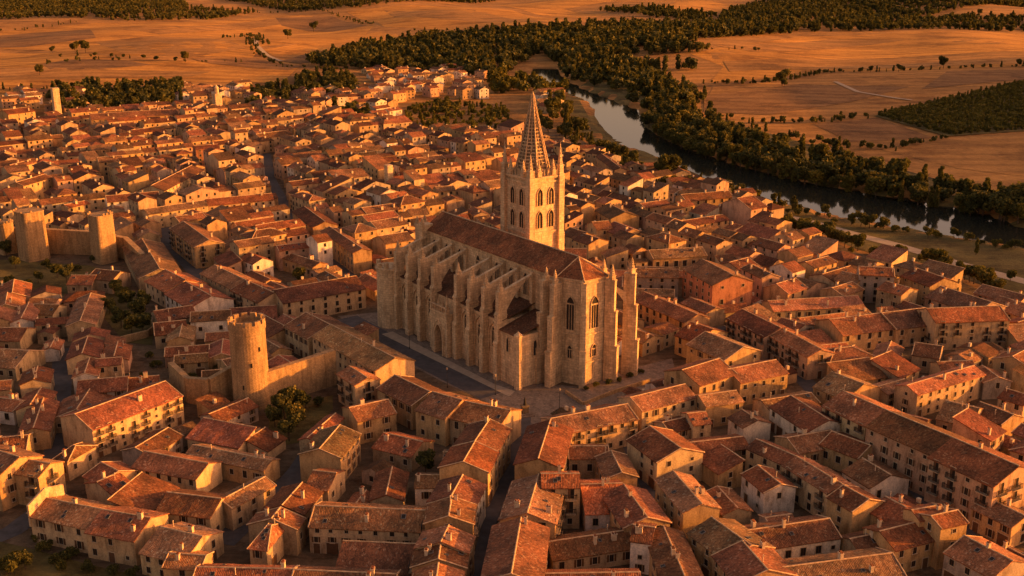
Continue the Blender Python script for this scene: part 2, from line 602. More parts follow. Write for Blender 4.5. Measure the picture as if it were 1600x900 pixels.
STREETS = {
    "plaza": ([(528, 494), (590, 488), (620, 500), (640, 520), (700, 550), (790, 590), (850, 600), (900, 604), (990, 575), (1050, 560), (1058, 590), (990, 622), (930, 645), (868, 662), (800, 672), (800, 650), (760, 628), (690, 596), (640, 570), (590, 535)], 'cobble', 0.045),
}
KEEP = [[(590, 535), (700, 575), (800, 600), (1000, 580), (1060, 560), (1060, 592), (985, 622), (865, 662), (798, 676), (797, 662), (740, 650), (670, 626), (612, 596)]]
sheet("plaza", STREETS["plaza"][0], 'cobble', 0.045, 30)
def street(name, pix, wid, m='asphalt', dz=0.06):
    Wp = ribbon_poly(pix, wid, un)
    sheet(name, None, m, dz + 0.003 * len(STW), 30, world=Wp)
    return Wp
STW = []
STW.append([gp(*p)[:2] for p in STREETS["plaza"][0]])
STW.append(street("street", [(812, 650), (806, 690), (800, 730), (786, 790), (772, 850), (752, 920)], [3.0, 3.2, 3.4, 3.4, 3.4, 3.4]))
STW.append(street("street", [(98, 545), (97, 580), (93, 640), (88, 700), (84, 745)], 2.7))
STW.append(street("street", [(540, 497), (600, 530), (690, 578), (770, 618)], 4.2, 'asphalt', 0.075))
STW.append(street("street", [(985, 690), (1005, 740), (1040, 800), (1075, 850), (1120, 930)], 2.3))
STW.append(street("street", [(1130, 510), (1190, 545), (1260, 598), (1320, 660), (1420, 750), (1520, 850)], 2.6))
STW.append(street("street", [(255, 345), (262, 375), (300, 420), (340, 460), (400, 495)], 2.8))
STW.append(street("street", [(415, 240), (422, 280), (450, 330), (500, 395), (560, 445)], 2.8))
STW.append(street("street", [(500, 690), (470, 735), (440, 770), (385, 812), (345, 850)], 3.0))
STW.append(street("street", [(60, 800), (20, 830), (-30, 850)], 2.6))
ROADPX = [(1120, 312), (1165, 324), (1270, 348), (1345, 369), (1400, 383), (1500, 413), (1600, 440), (1680, 462)]
street("riverside_road", ROADPX, 3.2, 'road', 0.12)
street("farm_track", [(1305, 130), (1340, 145), (1400, 155), (1425, 158)], 2.2, 'road', 0.6)
street("farm_track", [(400, 66), (402, 82), (418, 96), (440, 104)], 2.5, 'road', 0.6)

# ---------------------------------------------------------------- occupancy map
GX0, GX1, GY0, GY1 = -460, 520, 130, 1100
OCC = np.zeros((GY1 - GY0, GX1 - GX0), dtype=np.int16)
HM = np.zeros_like(OCC, dtype=np.float32)
_yy, _xx = np.mgrid[GY0:GY1, GX0:GX1] + 0.5

def rect_cells(cx, cy, ang, L, Wd, shrink=0.0):
    r = math.hypot(L, Wd) / 2 + 1
    x0, x1 = int(max(GX0, cx - r)) - GX0, int(min(GX1 - 1, cx + r)) - GX0
    y0, y1 = int(max(GY0, cy - r)) - GY0, int(min(GY1 - 1, cy + r)) - GY0
    if x1 <= x0 or y1 <= y0:
        return None
    X = _xx[y0:y1 + 1, x0:x1 + 1] - cx
    Y = _yy[y0:y1 + 1, x0:x1 + 1] - cy
    c, s_ = math.cos(ang), math.sin(ang)
    u = X * c + Y * s_
    v = -X * s_ + Y * c
    k = (np.abs(u) < L / 2 - shrink) & (np.abs(v) < Wd / 2 - shrink)
    return (slice(y0, y1 + 1), slice(x0, x1 + 1)), k

def occupy(cx, cy, ang, L, Wd, h):
    q = rect_cells(cx, cy, ang, L, Wd)
    if q:
        sl, k = q
        OCC[sl][k] = 1
        HM[sl][k] = np.maximum(HM[sl][k], h)

def free(cx, cy, ang, L, Wd, tol=0.05, shrink=0.6):
    q = rect_cells(cx, cy, ang, L, Wd, shrink)
    if not q:
        return False
    sl, k = q
    n = k.sum()
    return n > 0 and (OCC[sl][k] != 0).sum() <= tol * n

def occupy_poly(P):
    P = [(float(a[0]), float(a[1])) for a in P]
    xs = [p[0] for p in P]
    ys = [p[1] for p in P]
    for y in range(int(max(GY0, min(ys))), int(min(GY1 - 1, max(ys))) + 1):
        for x in range(int(max(GX0, min(xs))), int(min(GX1 - 1, max(xs))) + 1):
            if inpoly(x + .5, y + .5, P):
                OCC[y - GY0, x - GX0] = 2
STW += [[gp(*p)[:2] for p in k] for k in KEEP]
for P in STW:
    occupy_poly(P)

def hm_at(x, y):
    i, j = int(math.floor(y)) - GY0, int(math.floor(x)) - GX0
    if 0 <= i < HM.shape[0] and 0 <= j < HM.shape[1]:
        return HM[i, j]
    return 0.0

# ---------------------------------------------------------------- the cathedral
CA = R(-53.14)
CN = np.array([math.cos(CA), math.sin(CA)])
CM = np.array([-CN[1], CN[0]])
C0 = np.array([-27.6, 338.2])
occupy_poly([C0 + CN * a + CM * p for a, p in [(-6, -15), (60, -15), (70, -11), (80, -4), (84, 12), (80, 23), (60, 24), (-4, 26), (-6, 10)]])

def gothic_arch(w, h, n=5):
    """outline of a pointed opening, centred at x=0, from z=0 up to h"""
    hs = h - w * 0.95
    L = [(-w / 2, 0), (-w / 2, hs)]
    for k in range(1, n + 1):
        a = k / n
        ang = math.pi - a * math.acos(0.0) * 0.74
        L.append((w / 2 - w * 1.0 + w * (1 + math.cos(ang)) if False else -w / 2 + w * (1 - math.cos(a * 1.047)), hs + w * math.sin(a * 1.047)))
    Rr = [(-x, z) for x, z in L[:-1]][::-1]
    return L + Rr

def place_arch(mb, org, d, nrm, w, h, z0, out, depth, m):
    """pointed panel in a vertical plane: org = base point, d = unit along the wall, nrm = outward"""
    O = gothic_arch(w, h)
    A = [(org[0] + d[0] * x + nrm[0] * out, org[1] + d[1] * x + nrm[1] * out, z0 + z) for x, z in O]
    B = [(org[0] + d[0] * x + nrm[0] * (out - depth), org[1] + d[1] * x + nrm[1] * (out - depth), z0 + z) for x, z in O]
    cross = d[0] * nrm[1] - d[1] * nrm[0]
    if cross > 0:
        A, B = A[::-1], B[::-1]
    i = mb.pts(A + B)
    n = len(A)
    mb.face(i[:n][::-1], m)
    for k in range(n):
        k2 = (k + 1) % n
        mb.face((i[k], i[k2], i[n + k2], i[n + k]), m)

def arch_ring(mb, org, d, nrm, w, h, z0, out, depth, thick, m):
    O1 = gothic_arch(w, h)
    O2 = gothic_arch(w + 2 * thick, h + thick * 1.2)
    def P(x, z, o): return (org[0] + d[0] * x + nrm[0] * o, org[1] + d[1] * x + nrm[1] * o, z0 + z)
    n = len(O1)
    a = mb.pts([P(x, z, out) for x, z in O1]); b = mb.pts([P(x, z, out) for x, z in O2])
    c = mb.pts([P(x, z, out - depth) for x, z in O1]); e = mb.pts([P(x, z, out - depth) for x, z in O2])
    for k in range(n - 1):
        mb.face((a[k], a[k + 1], b[k + 1], b[k]), m)
        mb.face((c[k], c[k + 1], a[k + 1], a[k]), m)
        mb.face((b[k], b[k + 1], e[k + 1], e[k]), m)

def lancet(parent, org, d, nrm, w, h, z0, tracery=True):
    """a window part: stone surround, dark leaded glass set back, mullion and tracery as its sub-part"""
    mb = MB()
    place_arch(mb, org, d, nrm, w, h, z0, 0.03, 0.02, 0)
    o = mb.build("window", ['lead'], parent)
    tr = MB()
    arch_ring(tr, org, d, nrm, w, h, z0, 0.28, 0.28, 0.22, 0)
    def bar(x0, x1, za, zb):
        p = [(org[0] + d[0] * x + nrm[0] * q, org[1] + d[1] * x + nrm[1] * q) for x, q in ((x0, 0.02), (x1, 0.02), (x1, 0.16), (x0, 0.16))]
        if d[0] * nrm[1] - d[1] * nrm[0] < 0:
            p = p[::-1]
        tr.hexa([(a, b, z0 + za) for a, b in p], [(a, b, z0 + zb) for a, b in p], 0)
    if tracery:
        k = 2 if w > 1.6 else 1
        for i in range(1, k + 1):
            x = -w / 2 + w * i / (k + 1)
            bar(x - 0.07, x + 0.07, 0, h - w * 0.85)
        bar(-w / 2, w / 2, h - w * 1.05, h - w * 0.88)
    bar(-w / 2 - 0.2, w / 2 + 0.2, -0.25, 0)
    tr.build("tracery", ['stone'], o)
    return o

def pinnacle(mb, x, y, z, s_, h):
    mb.box(x - s_, y - s_, z, x + s_, y + s_, z + h * 0.25)
    mb.box(x - s_ * 1.25, y - s_ * 1.25, z + h * 0.25, x + s_ * 1.25, y + s_ * 1.25, z + h * 0.29)
    mb.frustum(x, y, z + h * 0.29, z + h, s_ * 1.05, 0.03, 4, None, math.pi / 4)
    for k in range(4):
        zz = z + h * (0.36 + 0.14 * k)
        r = s_ * (1.15 - 0.25 * k) * 0.8
        mb.box(x - r - .1, y - .1, zz, x + r + .1, y + .1, zz + .25)
        mb.box(x - .1, y - r - .1, zz, x + .1, y + r + .1, zz + .25)

def buttress(parent, a, p_in, p_out, wd, htop, steps=3, pin=3.5, name="buttress"):
    """stepped pier standing out from the wall in the -p (or +p) direction"""
    mb = MB()
    sg = 1 if p_out > p_in else -1
    full = abs(p_out - p_in)
    zs = [0] + [htop * f for f in (0.42, 0.74, 1.0)][:steps]
    for k in range(steps):
        ln = full * (1 - 0.11 * k)
        w2 = wd / 2 * (1 - 0.06 * k)
        ya, yb = sorted((p_in, p_in + sg * ln))
        mb.box(a - w2, ya, zs[k], a + w2, yb, zs[k + 1])
        # sloped offset under each set-back
        if k < steps - 1:
            ye = p_in + sg * ln
            yi = p_in + sg * full * (1 - 0.11 * (k + 1))
            e0 = 0.04
            b = [(a - w2 - e0, min(ye, yi) - e0, zs[k + 1]), (a + w2 + e0, min(ye, yi) - e0, zs[k + 1]), (a + w2 + e0, max(ye, yi) + e0, zs[k + 1]), (a - w2 - e0, max(ye, yi) + e0, zs[k + 1])]
            tz = zs[k + 1] + 0.9
            tp = [(x, y, tz if abs(y - (ye + (e0 if ye > yi else -e0))) > 0.2 else zs[k + 1] + 0.12) for x, y, z in b]
            mb.hexa(b, tp)
            mb.box(a - w2 - 0.12, min(ya, yb) - 0.12, zs[k + 1] - 0.35, a + w2 + 0.12, max(ya, yb) + 0.12, zs[k + 1] - 0.02)
    if pin:
        ye = p_in + sg * full * (1 - 0.14 * (steps - 1)) * 0.62
        pinnacle(mb, a, ye, htop, wd * 0.36, pin)
    return mb.build(name, ['stone'], parent)

def flyer(parent, a, pa, za, pb, zb, wd=1.0, r=8.0):
    """flying buttress from the pier head (pa, za) up to the clerestory wall (pb, zb)"""
    mb = MB()
    n = 9
    T, B = [], []
    for k in range(n + 1):
        t = k / n
        p = pa + (pb - pa) * t
        T.append((p, za + (zb - za) * t))
        B.append((p, za - r + (zb - 0.9 - (za - r)) * math.sin(t * math.pi / 2) ** 0.9))
    L = mb.pts([(a - wd / 2, p, z) for p, z in T] + [(a - wd / 2, p, z) for p, z in B])
    Q = mb.pts([(a + wd / 2, p, z) for p, z in T] + [(a + wd / 2, p, z) for p, z in B])
    n1 = n + 1
    for k in range(n):
        mb.face((L[k], L[k + 1], L[n1 + k + 1], L[n1 + k]))
        mb.face((Q[k + 1], Q[k], Q[n1 + k], Q[n1 + k + 1]))
        mb.face((L[k + 1], L[k], Q[k], Q[k + 1]))
        mb.face((L[n1 + k], L[n1 + k + 1], Q[n1 + k + 1], Q[n1 + k]))
    return mb.build("flying_buttress", ['stone'], parent)

def roof_grid(mb, A, B, C, D, nu, nv, amp=0.05, m=0):
    """roof slope through ridge A-B and eave D-C, subdivided and slightly uneven"""
    A, B, C, D = map(np.array, (A, B, C, D))
    idx = []
    nr = np.cross(B - A, D - A)
    nr = nr / np.linalg.norm(nr)
    if nr[2] < 0: nr = -nr
    for j in range(nv + 1):
        row = []
        for i in range(nu + 1):
            u, v = i / nu, j / nv
            p = (A * (1 - u) + B * u) * (1 - v) + (D * (1 - u) + C * u) * v
            p = p + nr * (random.uniform(-amp, amp) - amp * 1.2 * math.sin(math.pi * u) * math.sin(math.pi * v))
            row.append(tuple(p))
        idx.append(mb.pts(row))
    flip = np.cross(B - A, D - A)[2] < 0
    for j in range(nv):
        for i in range(nu):
            q = (idx[j][i], idx[j][i + 1], idx[j + 1][i + 1], idx[j + 1][i])
            mb.face(q[::-1] if flip else q, m)
    # underside edge
    e = mb.pts([tuple(np.array(mb.v[k]) - (0, 0, 0.22)) for k in idx[nv]])
    for i in range(nu):
        q = (idx[nv][i], idx[nv][i + 1], e[i + 1], e[i])
        mb.face(q[::-1] if flip else q, m)
    for col in (0, nu):
        e = mb.pts([tuple(np.array(mb.v[idx[j][col]]) - (0, 0, 0.22)) for j in range(nv + 1)])
        for j in range(nv):
            mb.face((idx[j][col], idx[j + 1][col], e[j + 1], e[j]), m)

def cathedral():
    root = empty("cathedral", (C0[0], C0[1], 0), CA)
    tag(root, "big sandstone gothic cathedral with flying buttresses and pierced spire on the plaza", "cathedral")
    EZ, RZ, HW, LN = 30.5, 34.8, 14.0, 67.0
    # main vessel with the three-sided apse
    outline = [(0, 0), (LN, 0), (74, 3), (74, 11), (LN, HW), (0, HW)]
    mb = MB()
    b = mb.pts([(x, y, 0) for x, y in outline]); t = mb.pts([(x, y, EZ) for x, y in outline])
    for k in range(6):
        k2 = (k + 1) % 6
        mb.face((b[k], b[k2], t[k2], t[k]))
    g = mb.pts([(0, 0, EZ), (0, HW, EZ), (0, HW / 2, RZ - .2)])
    mb.face((g[1], g[0], g[2]))
    mb.build("nave_wall", ['stone'], root)
    # string courses and cornice
    mb = MB()
    def course(z, h, o):
        O = []
        n = len(outline)
        for k in range(n):
            x, y = outline[k]
            cx, cy = 35, 7
            O.append((x + (o if x > 60 else (-o if x < 5 else 0)), y + (o if y > 7 else -o)))
        ob = [(x, y, z) for x, y in O]
        mb.hexa(ob, [(x, y, z + h) for x, y in O])
    course(EZ - 0.6, 0.55, 0.35)
    course(EZ - 1.6, 0.3, 0.16)
    mb.build("cornice", ['stone'], root)
    # roof
    mb = MB()
    mb.tint = (0.86, 0.86, 0.80)
    o = 0.55
    roof_grid(mb, (-.4, 7, RZ), (LN, 7, RZ), (LN, -o, EZ - .1), (-.4, -o, EZ - .1), 44, 6, 0.05)
    roof_grid(mb, (LN, 7, RZ), (-.4, 7, RZ), (-.4, HW + o, EZ - .1), (LN, HW + o, EZ - .1), 44, 6, 0.05)
    ap = (LN, 7, RZ)
    H4 = [(LN, -o, EZ - .1), (74 + o, 3 - .3, EZ - .1), (74 + o, 11 + .3, EZ - .1), (LN, HW + o, EZ - .1)]
    for k in range(3):
        mb.poly([H4[k], H4[k + 1], ap])
    rf = mb.build("nave_roof", ['roof'], root)
    mb = MB()
    def rod(p, q, r=0.16):
        p, q = np.array(p, float), np.array(q, float)
        d = (q - p) / np.linalg.norm(q - p)
        sd = np.cross(d, (0, 0, 1)); sd /= np.linalg.norm(sd)
        up = np.cross(sd, d)
        A = [p + sd * r - up * .05, p + up * r, p - sd * r - up * .05]
        B = [x + q - p for x in A]
        mb.hexa([tuple(x) for x in A], [tuple(x) for x in B])
    rod((-.4, 7, RZ + .05), (LN, 7, RZ + .05), 0.2)
    for h in H4:
        rod(ap, (h[0], h[1], h[2] + .12))
    mb.build("ridge_cap", ['mortar'], rf)
    # aisle with lean-to roof between the piers
    AZ = 17.2
    mb = MB()
    mb.box(1.0, -11.2, 0, 56.6, -0.01, AZ)
    mb.box(1.0, HW + .01, 0, 58, HW + 9.0, AZ)
    mb.build("aisle_wall", ['stone'], root)
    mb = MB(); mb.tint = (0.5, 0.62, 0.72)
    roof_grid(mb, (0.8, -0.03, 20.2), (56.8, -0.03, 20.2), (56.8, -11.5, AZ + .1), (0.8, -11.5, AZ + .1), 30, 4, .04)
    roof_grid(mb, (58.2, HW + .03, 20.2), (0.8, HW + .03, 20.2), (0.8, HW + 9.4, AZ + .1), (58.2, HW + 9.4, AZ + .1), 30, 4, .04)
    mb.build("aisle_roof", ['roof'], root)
    piers = [2.2, 9.2, 16.2, 23.4, 35.6, 42.4, 49.2, 56.0]
    for k, a in enumerate(piers):
        buttress(root, a, -9.8, -13.4, 1.7, 25.2 + (k % 3) * 0.4, 3, 3.6)
        flyer(root, a, -11.0, 25.6, -0.03, 28.9)
        buttress(root, a, HW + 8.2, HW + 12.8, 1.9, 23.0, 3, 4.0)
        flyer(root, a, HW + 8.6, 23.2, HW + 0.03, 28.6)
        # slender wall shaft rising beside the clerestory
        mb = MB(); mb.box(a - .55, -0.9, 16.0, a + .55, -0.02, 29.2); mb.build("wall_shaft", ['stone'], root)
    d, nn = (1, 0), (0, -1)
    for k in range(len(piers) - 1):
        c = (piers[k] + piers[k + 1]) / 2
        lancet(root, (c, 0), d, nn, 2.0, 6.6, 21.6)
        if k != 3:
            lancet(root, (c, -11.2), d, nn, 1.3, 6.0, 7.5 if k % 2 else 8.5)
            if k in (5,):
                lancet(root, (c, -11.2), d, nn, 1.3, 3.0, 0.2, False)
    lancet(root, (61.0, 0), d, nn, 1.8, 6.4, 21.4)
    # blind arches over the recesses
    for k in range(len(piers) - 1):
        if k == 3: continue
        c = (piers[k] + piers[k + 1]) / 2
        w2 = (piers[k + 1] - piers[k]) / 2 - .95
        mb = MB()
        arch_ring(mb, (c, -11.2), d, nn, 2 * w2 - 0.9, 9.2, 6.6, 0.45, 0.5, 0.3, 0)
        mb.box(c - w2, -11.6, AZ - 1.0, c + w2, -11.18, AZ - 0.3)
        mb.build("blind_arch", ['stone'], root)
    # portal porch
    mb = MB()
    x0, x1, yo, z1 = 25.2, 33.8, -14.6, 13.0
    def pb(a0, a1, b0, b1, c0, c1): mb.box(a0, b0, c0, a1, b1, c1)
    pb(x0, x0 + 2.3, yo, -11.1, 0, z1)
    pb(x1 - 2.3, x1, yo, -11.1, 0, z1)
    # spandrel above the pointed arch
    O = gothic_arch(4.0, 9.8, 6)
    c = (x0 + x1) / 2
    top = z1
    outer = [(c - 2.0, yo)]
    pts = [(c + x, z) for x, z in O if z > 0.01]
    i1 = mb.pts([(x, yo, z) for x, z in pts]); i2 = mb.pts([(x, yo, top) for x, z in pts])
    j1 = mb.pts([(x, -11.1, z) for x, z in pts])
    for k in range(len(pts) - 1):
        mb.face((i1[k], i1[k + 1], i2[k + 1], i2[k]))
        mb.face((i1[k + 1], i1[k], j1[k], j1[k + 1]))
    mb.poly([(x0 + 2.3, yo, top), (x1 - 2.3, yo, top), (x1 - 2.3, -11.1, top), (x0 + 2.3, -11.1, top)])
    mb.box(x0 - .25, yo - .25, z1, x1 + .25, -11.15, z1 + .5)
    arch_ring(mb, (c, yo), d, nn, 4.0, 9.8, 0, 0.35, 0.35, 0.45, 0)
    arch_ring(mb, (c, yo), d, nn, 5.4, 11.2, 0, 0.2, 0.2, 0.35, 0)
    po = mb.build("portal", ['stone'], root)
    mb = MB()
    place_arch(mb, (c, -11.2), d, nn, 3.6, 9.0, 0, 0.1, 0.05, 0)
    mb.build("door", ['shutter'], po)
    mb = MB()
    k = 0
    x = x0 + .3
    while x < x1:
        mb.box(x - .16, yo - .05, z1 + .5, x + .16, yo + .3, z1 + 2.0)
        x += .95
    mb.box(x0, yo - .1, z1 + 2.0, x1, yo + .35, z1 + 2.35)
    mb.build("balustrade", ['mortar'], po)
    for kx in range(4):
        mb = MB()
        xx = x0 + 0.8 + kx * 2.35
        mb.box(xx - .3, yo + .5, z1 + .5, xx + .3, yo + 1.1, z1 + 1.5)
        mb.frustum(xx, yo + .8, z1 + 1.5, z1 + 3.6, .38, .24, 7)
        mb.frustum(xx, yo + .8, z1 + 3.6, z1 + 4.2, .2, .16, 7)
        mb.build("statue", ['mortar'], po)
    for xx in (x0 + .3, x1 - .3):
        mb = MB(); pinnacle(mb, xx, yo + .4, z1 + .5, .5, 6.0); mb.build("pinnacle", ['stone'], po)
    # chapel beside the apse with its own small roof
    mb = MB()
    mb.box(56.9, -12.2, 0, 65.0, -0.02, 15.0)
    ch = mb.build("chapel", ['stone'], root)
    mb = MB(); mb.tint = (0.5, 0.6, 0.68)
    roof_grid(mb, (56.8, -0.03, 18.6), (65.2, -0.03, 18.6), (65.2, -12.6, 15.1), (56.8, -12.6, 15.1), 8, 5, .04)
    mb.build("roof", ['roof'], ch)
    lancet(ch, (60.5, -12.2), d, nn, 1.1, 4.2, 9.5, False)
    mb = MB()
    mb.frustum(65.0, -12.1, 0, 15.2, 1.15, 1.05, 8, None, .39)
    mb.frustum(65.0, -12.1, 15.2, 15.6, 1.3, 1.3, 8, None, .39)
    mb.frustum(65.0, -12.1, 15.6, 16.6, 1.05, .05, 8, None, .39)
    mb.build("corner_turret", ['stone'], ch)
    lancet(ch, (65.0, -6.5), (0, 1), (1, 0), 1.2, 4.6, 8.5, False)
    # apse
    def face_win(p, q, specs):
        p, q = np.array(p, float), np.array(q, float)
        dd = (q - p) / np.linalg.norm(q - p)
        n_ = (dd[1], -dd[0])
        m_ = (p + q) / 2
        for w_, h_, z_ in specs:
            lancet(root, m_, dd, n_, w_, h_, z_)
    face_win((LN, 0), (74, 3), [(2.3, 9.6, 15.8), (1.3, 3.8, 7.6)])
    face_win((74, 3), (74, 11), [(2.5, 9.2, 16.2), (1.5, 3.6, 8.0)])
    face_win((74, 11), (LN, HW), [(2.3, 9.6, 15.8)])
    mb = MB()
    for z in (6.4, 14.4):
        for p, q in (((LN, 0), (74, 3)), ((74, 3), (74, 11)), ((74, 11), (LN, HW))):
            p, q = np.array(p, float), np.array(q, float)
            dd = (q - p) / np.linalg.norm(q - p); n_ = np.array((dd[1], -dd[0]))
            B = [p, q, q + n_ * .3, p + n_ * .3]
            B = B[::-1] if True else B
            mb.hexa([(x, y, z) for x, y in B][::-1][::-1], [(x, y, z + .4) for x, y in B])
    mb.build("string_course", ['stone'], root)
    def radial(px, py, ang, ln, wd, h, pin, nm="buttress"):
        """pier standing radially out of an apse corner"""
        mb = MB()
        dx, dy = math.cos(ang), math.sin(ang)
        zs = [0, h * .36, h * .7, h]
        for k in range(3):
            l_ = ln * (1 - .16 * k); w2 = wd / 2 * (1 - .08 * k)
            P = [(-.3, -w2), (l_, -w2), (l_, w2), (-.3, w2)]
            P = [(px + dx * u - dy * v, py + dy * u + dx * v) for u, v in P]
            mb.hexa([(x, y, zs[k]) for x, y in P], [(x, y, zs[k + 1]) for x, y in P])
            w3 = w2 + .12
            P = [(-.3, -w3), (l_ + .12, -w3), (l_ + .12, w3), (-.3, w3)]
            P = [(px + dx * u - dy * v, py + dy * u + dx * v) for u, v in P]
            mb.hexa([(x, y, zs[k + 1] - .5) for x, y in P], [(x, y, zs[k + 1] - .1) for x, y in P])
        l_ = ln * .68 * .6
        pinnacle(mb, px + dx * l_, py + dy * l_, h, wd * .38, pin)
        return mb.build(nm, ['stone'], root)
    radial(64.9, 0, R(-90), 6.2, 1.6, 29.5, 3.6)
    radial(67.6, 0, R(-75), 5.4, 1.7, 29.0, 4.0)
    radial(74, 3, R(-40), 1.7, 1.7, 29.8, 0.9)
    radial(74.2, 11.2, R(28), 3.6, 1.7, 29.5, 4.4)
    radial(67, HW, R(70), 4.6, 1.7, 29.0, 4.0)
    radial(73.5, 18.6, R(35), 4.2, 2.0, 29.8, 4.6)
    flo = MB()
    n = 8
    pa, pb_ = np.array([74.2, 18.9]), np.array([70.6, 12.6])
    dd = (pb_ - pa) / np.linalg.norm(pb_ - pa); sd = np.array([-dd[1], dd[0]]) * .5
    for k in range(n):
        t0, t1 = k / n, (k + 1) / n
        q0, q1 = pa + (pb_ - pa) * t0, pa + (pb_ - pa) * t1
        zt0, zt1 = 24 + 4 * t0, 24 + 4 * t1
        zb0, zb1 = 20 + 7 * math.sin(t0 * 1.57), 20 + 7 * math.sin(t1 * 1.57)
        b_ = [(*(q0 - sd), zb0), (*(q1 - sd), zb1), (*(q1 + sd), zb1), (*(q0 + sd), zb0)]
        t_ = [(*(q0 - sd), zt0), (*(q1 - sd), zt1), (*(q1 + sd), zt1), (*(q0 + sd), zt0)]
        flo.hexa(b_, t_)
    flo.build("flying_buttress", ['stone'], root)
    # west end: round turret and square corner pier
    mb = MB()
    mb.frustum(-2.2, -12.2, 0, 19.0, 4.3, 4.0, 20)
    mb.frustum(-2.2, -12.2, 19.0, 19.6, 4.4, 4.4, 20)
    for k in range(8):
        if k in (3, 4): continue
        a = 2 * math.pi * k / 8
        mb.box(-2.2 + 3.4 * math.cos(a) - .55, -12.2 + 3.4 * math.sin(a) - .55, 19.6, -2.2 + 3.4 * math.cos(a) + .55, -12.2 + 3.4 * math.sin(a) + .55, 21.0 + (k % 2) * .5)
    mb.build("round_turret", ['stone'], root)
    mb = MB()
    mb.box(-1.8, -2.6, 0, 2.2, 1.4, 31.5)
    mb.box(-2.0, -2.8, 31.5, 2.4, 1.6, 32.1)
    pinnacle(mb, -1.2, -2.0, 32.1, .5, 2.4); pinnacle(mb, 1.6, -2.0, 32.1, .5, 2.4); pinnacle(mb, -1.2, .8, 32.1, .5, 2.4)
    mb.build("corner_pier", ['stone'], root)
    # bell tower
    tr = R(1)
    def TL(u, v):   # u back along the nave from the near corner, v away from the nave
        c0 = (31.5, 17.8)
        return (c0[0] - u * math.cos(tr) - v * math.sin(tr), c0[1] - u * math.sin(tr) + v * math.cos(tr))
    TU, TV, TZ = 12.6, 11.6, 48.8
    mb = MB()
    def ring(o, z0, z1):
        P = [TL(TU + o, -o), TL(-o, -o), TL(-o, TV + o), TL(TU + o, TV + o)]
        mb.hexa([(x, y, z0) for x, y in P], [(x, y, z1) for x, y in P])
    ring(0, 0, TZ)
    for z, h, o in ((31.6, .6, .3), (47.2, .5, .35), (48.6, .7, .6)):
        ring(o, z, z + h)
    def strip(u, v, s_, z0, z1):
        P = [TL(u + s_, v - s_), TL(u - s_, v - s_), TL(u - s_, v + s_), TL(u + s_, v + s_)]
        mb.hexa([(x, y, z0) for x, y in P], [(x, y, z1) for x, y in P])
    for u, v in ((0, 0), (0, TV), (TU, 0), (TU, TV)):
        strip(u, v, 1.15, 0, 31.2)
        strip(u, v, 1.0, 31.2, 49.6)
    tw = mb.build("bell_tower", ['stone'], root)
    def belfry(c, dd, n_, zs):
        for off in (-2.2, 2.2):
            for z0 in zs:
                q = MB()
                place_arch_rect(q, c, dd, n_, off, 2.0, 5.4, z0)
                q.build("belfry_opening", ['glass', 'stone'], tw)
    def place_arch_rect(q, c, dd, n_, off, w_, h_, z0):
        o_ = (c[0] + dd[0] * off, c[1] + dd[1] * off)
        place_arch(q, o_, dd, n_, w_, h_, z0, 0.04, 0.03, 0)
        arch_ring(q, o_, dd, n_, w_, h_, z0, 0.3, 0.3, 0.25, 1)
        P = [(o_[0] + dd[0] * x + n_[0] * k, o_[1] + dd[1] * x + n_[1] * k) for x, k in ((-.09, 0.03), (.09, 0.03), (.09, .2), (-.09, .2))]
        if dd[0] * n_[1] - dd[1] * n_[0] < 0: P = P[::-1]
        q.hexa([(x, y, z0) for x, y in P], [(x, y, z0 + h_ * .75) for x, y in P], 1)
    du = (math.cos(tr), math.sin(tr)); dv = (-math.sin(tr), math.cos(tr))
    zs = (33.4, 40.4)
    belfry(TL(TU / 2, 0), du, (-dv[0], -dv[1]), zs)
    belfry(TL(0, TV / 2), dv, du, zs)
    belfry(TL(TU, TV / 2), dv, (-du[0], -du[1]), zs)
    belfry(TL(TU / 2, TV), du, dv, zs)
    # spire: octagon with piercings painted as shade, crockets up its ribs
    cx, cy = TL(TU / 2, TV / 2)
    SB, SA = 49.3, 73.4
    mb = MB()
    mb.frustum(cx, cy, SB, SB + 1.6, 5.2, 5.2, 8, None, .39)
    nb = 22
    for k in range(nb):
        f0, f1 = k / nb, (k + 1) / nb
        z0, z1 = SB + 1.6 + (SA - SB - 1.6) * f0, SB + 1.6 + (SA - SB - 1.6) * f1
        r0 = 5.1 * (1 - f0) ** 1.12 + .16 * f0
        r1 = 5.1 * (1 - f1) ** 1.12 + .16 * f1
        zc = z0 + (z1 - z0) * .28
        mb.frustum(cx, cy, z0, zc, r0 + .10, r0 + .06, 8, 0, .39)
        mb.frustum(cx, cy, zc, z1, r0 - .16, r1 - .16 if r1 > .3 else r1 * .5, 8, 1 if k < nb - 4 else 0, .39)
        for q in range(8):
            a = .39 + q * math.pi / 4
            rr = (r0 + r1) / 2
            x, y = cx + rr * math.cos(a), cy + rr * math.sin(a)
            s_ = .24 - .09 * f0
            mb.frustum(x, y, zc, z1 + .02, s_, s_ * .8, 4, 0, a)
            if True:
                x, y = cx + (r0 + .3) * math.cos(a), cy + (r0 + .22) * math.sin(a)
                cs = .34 - .14 * f0
                mb.frustum(x, y, z0 - .25, z0 + .75, cs, cs * .35, 5, 0, a)
            # one mullion in each face keeps the lattice
            if r0 > 1.0:
                a2 = a + math.pi / 8
                rm = rr * math.cos(math.pi / 8) - .03
                x, y = cx + rm * math.cos(a2), cy + rm * math.sin(a2)
                mb.frustum(x, y, zc, z1 + .02, .15, .15, 4, 0, a2)
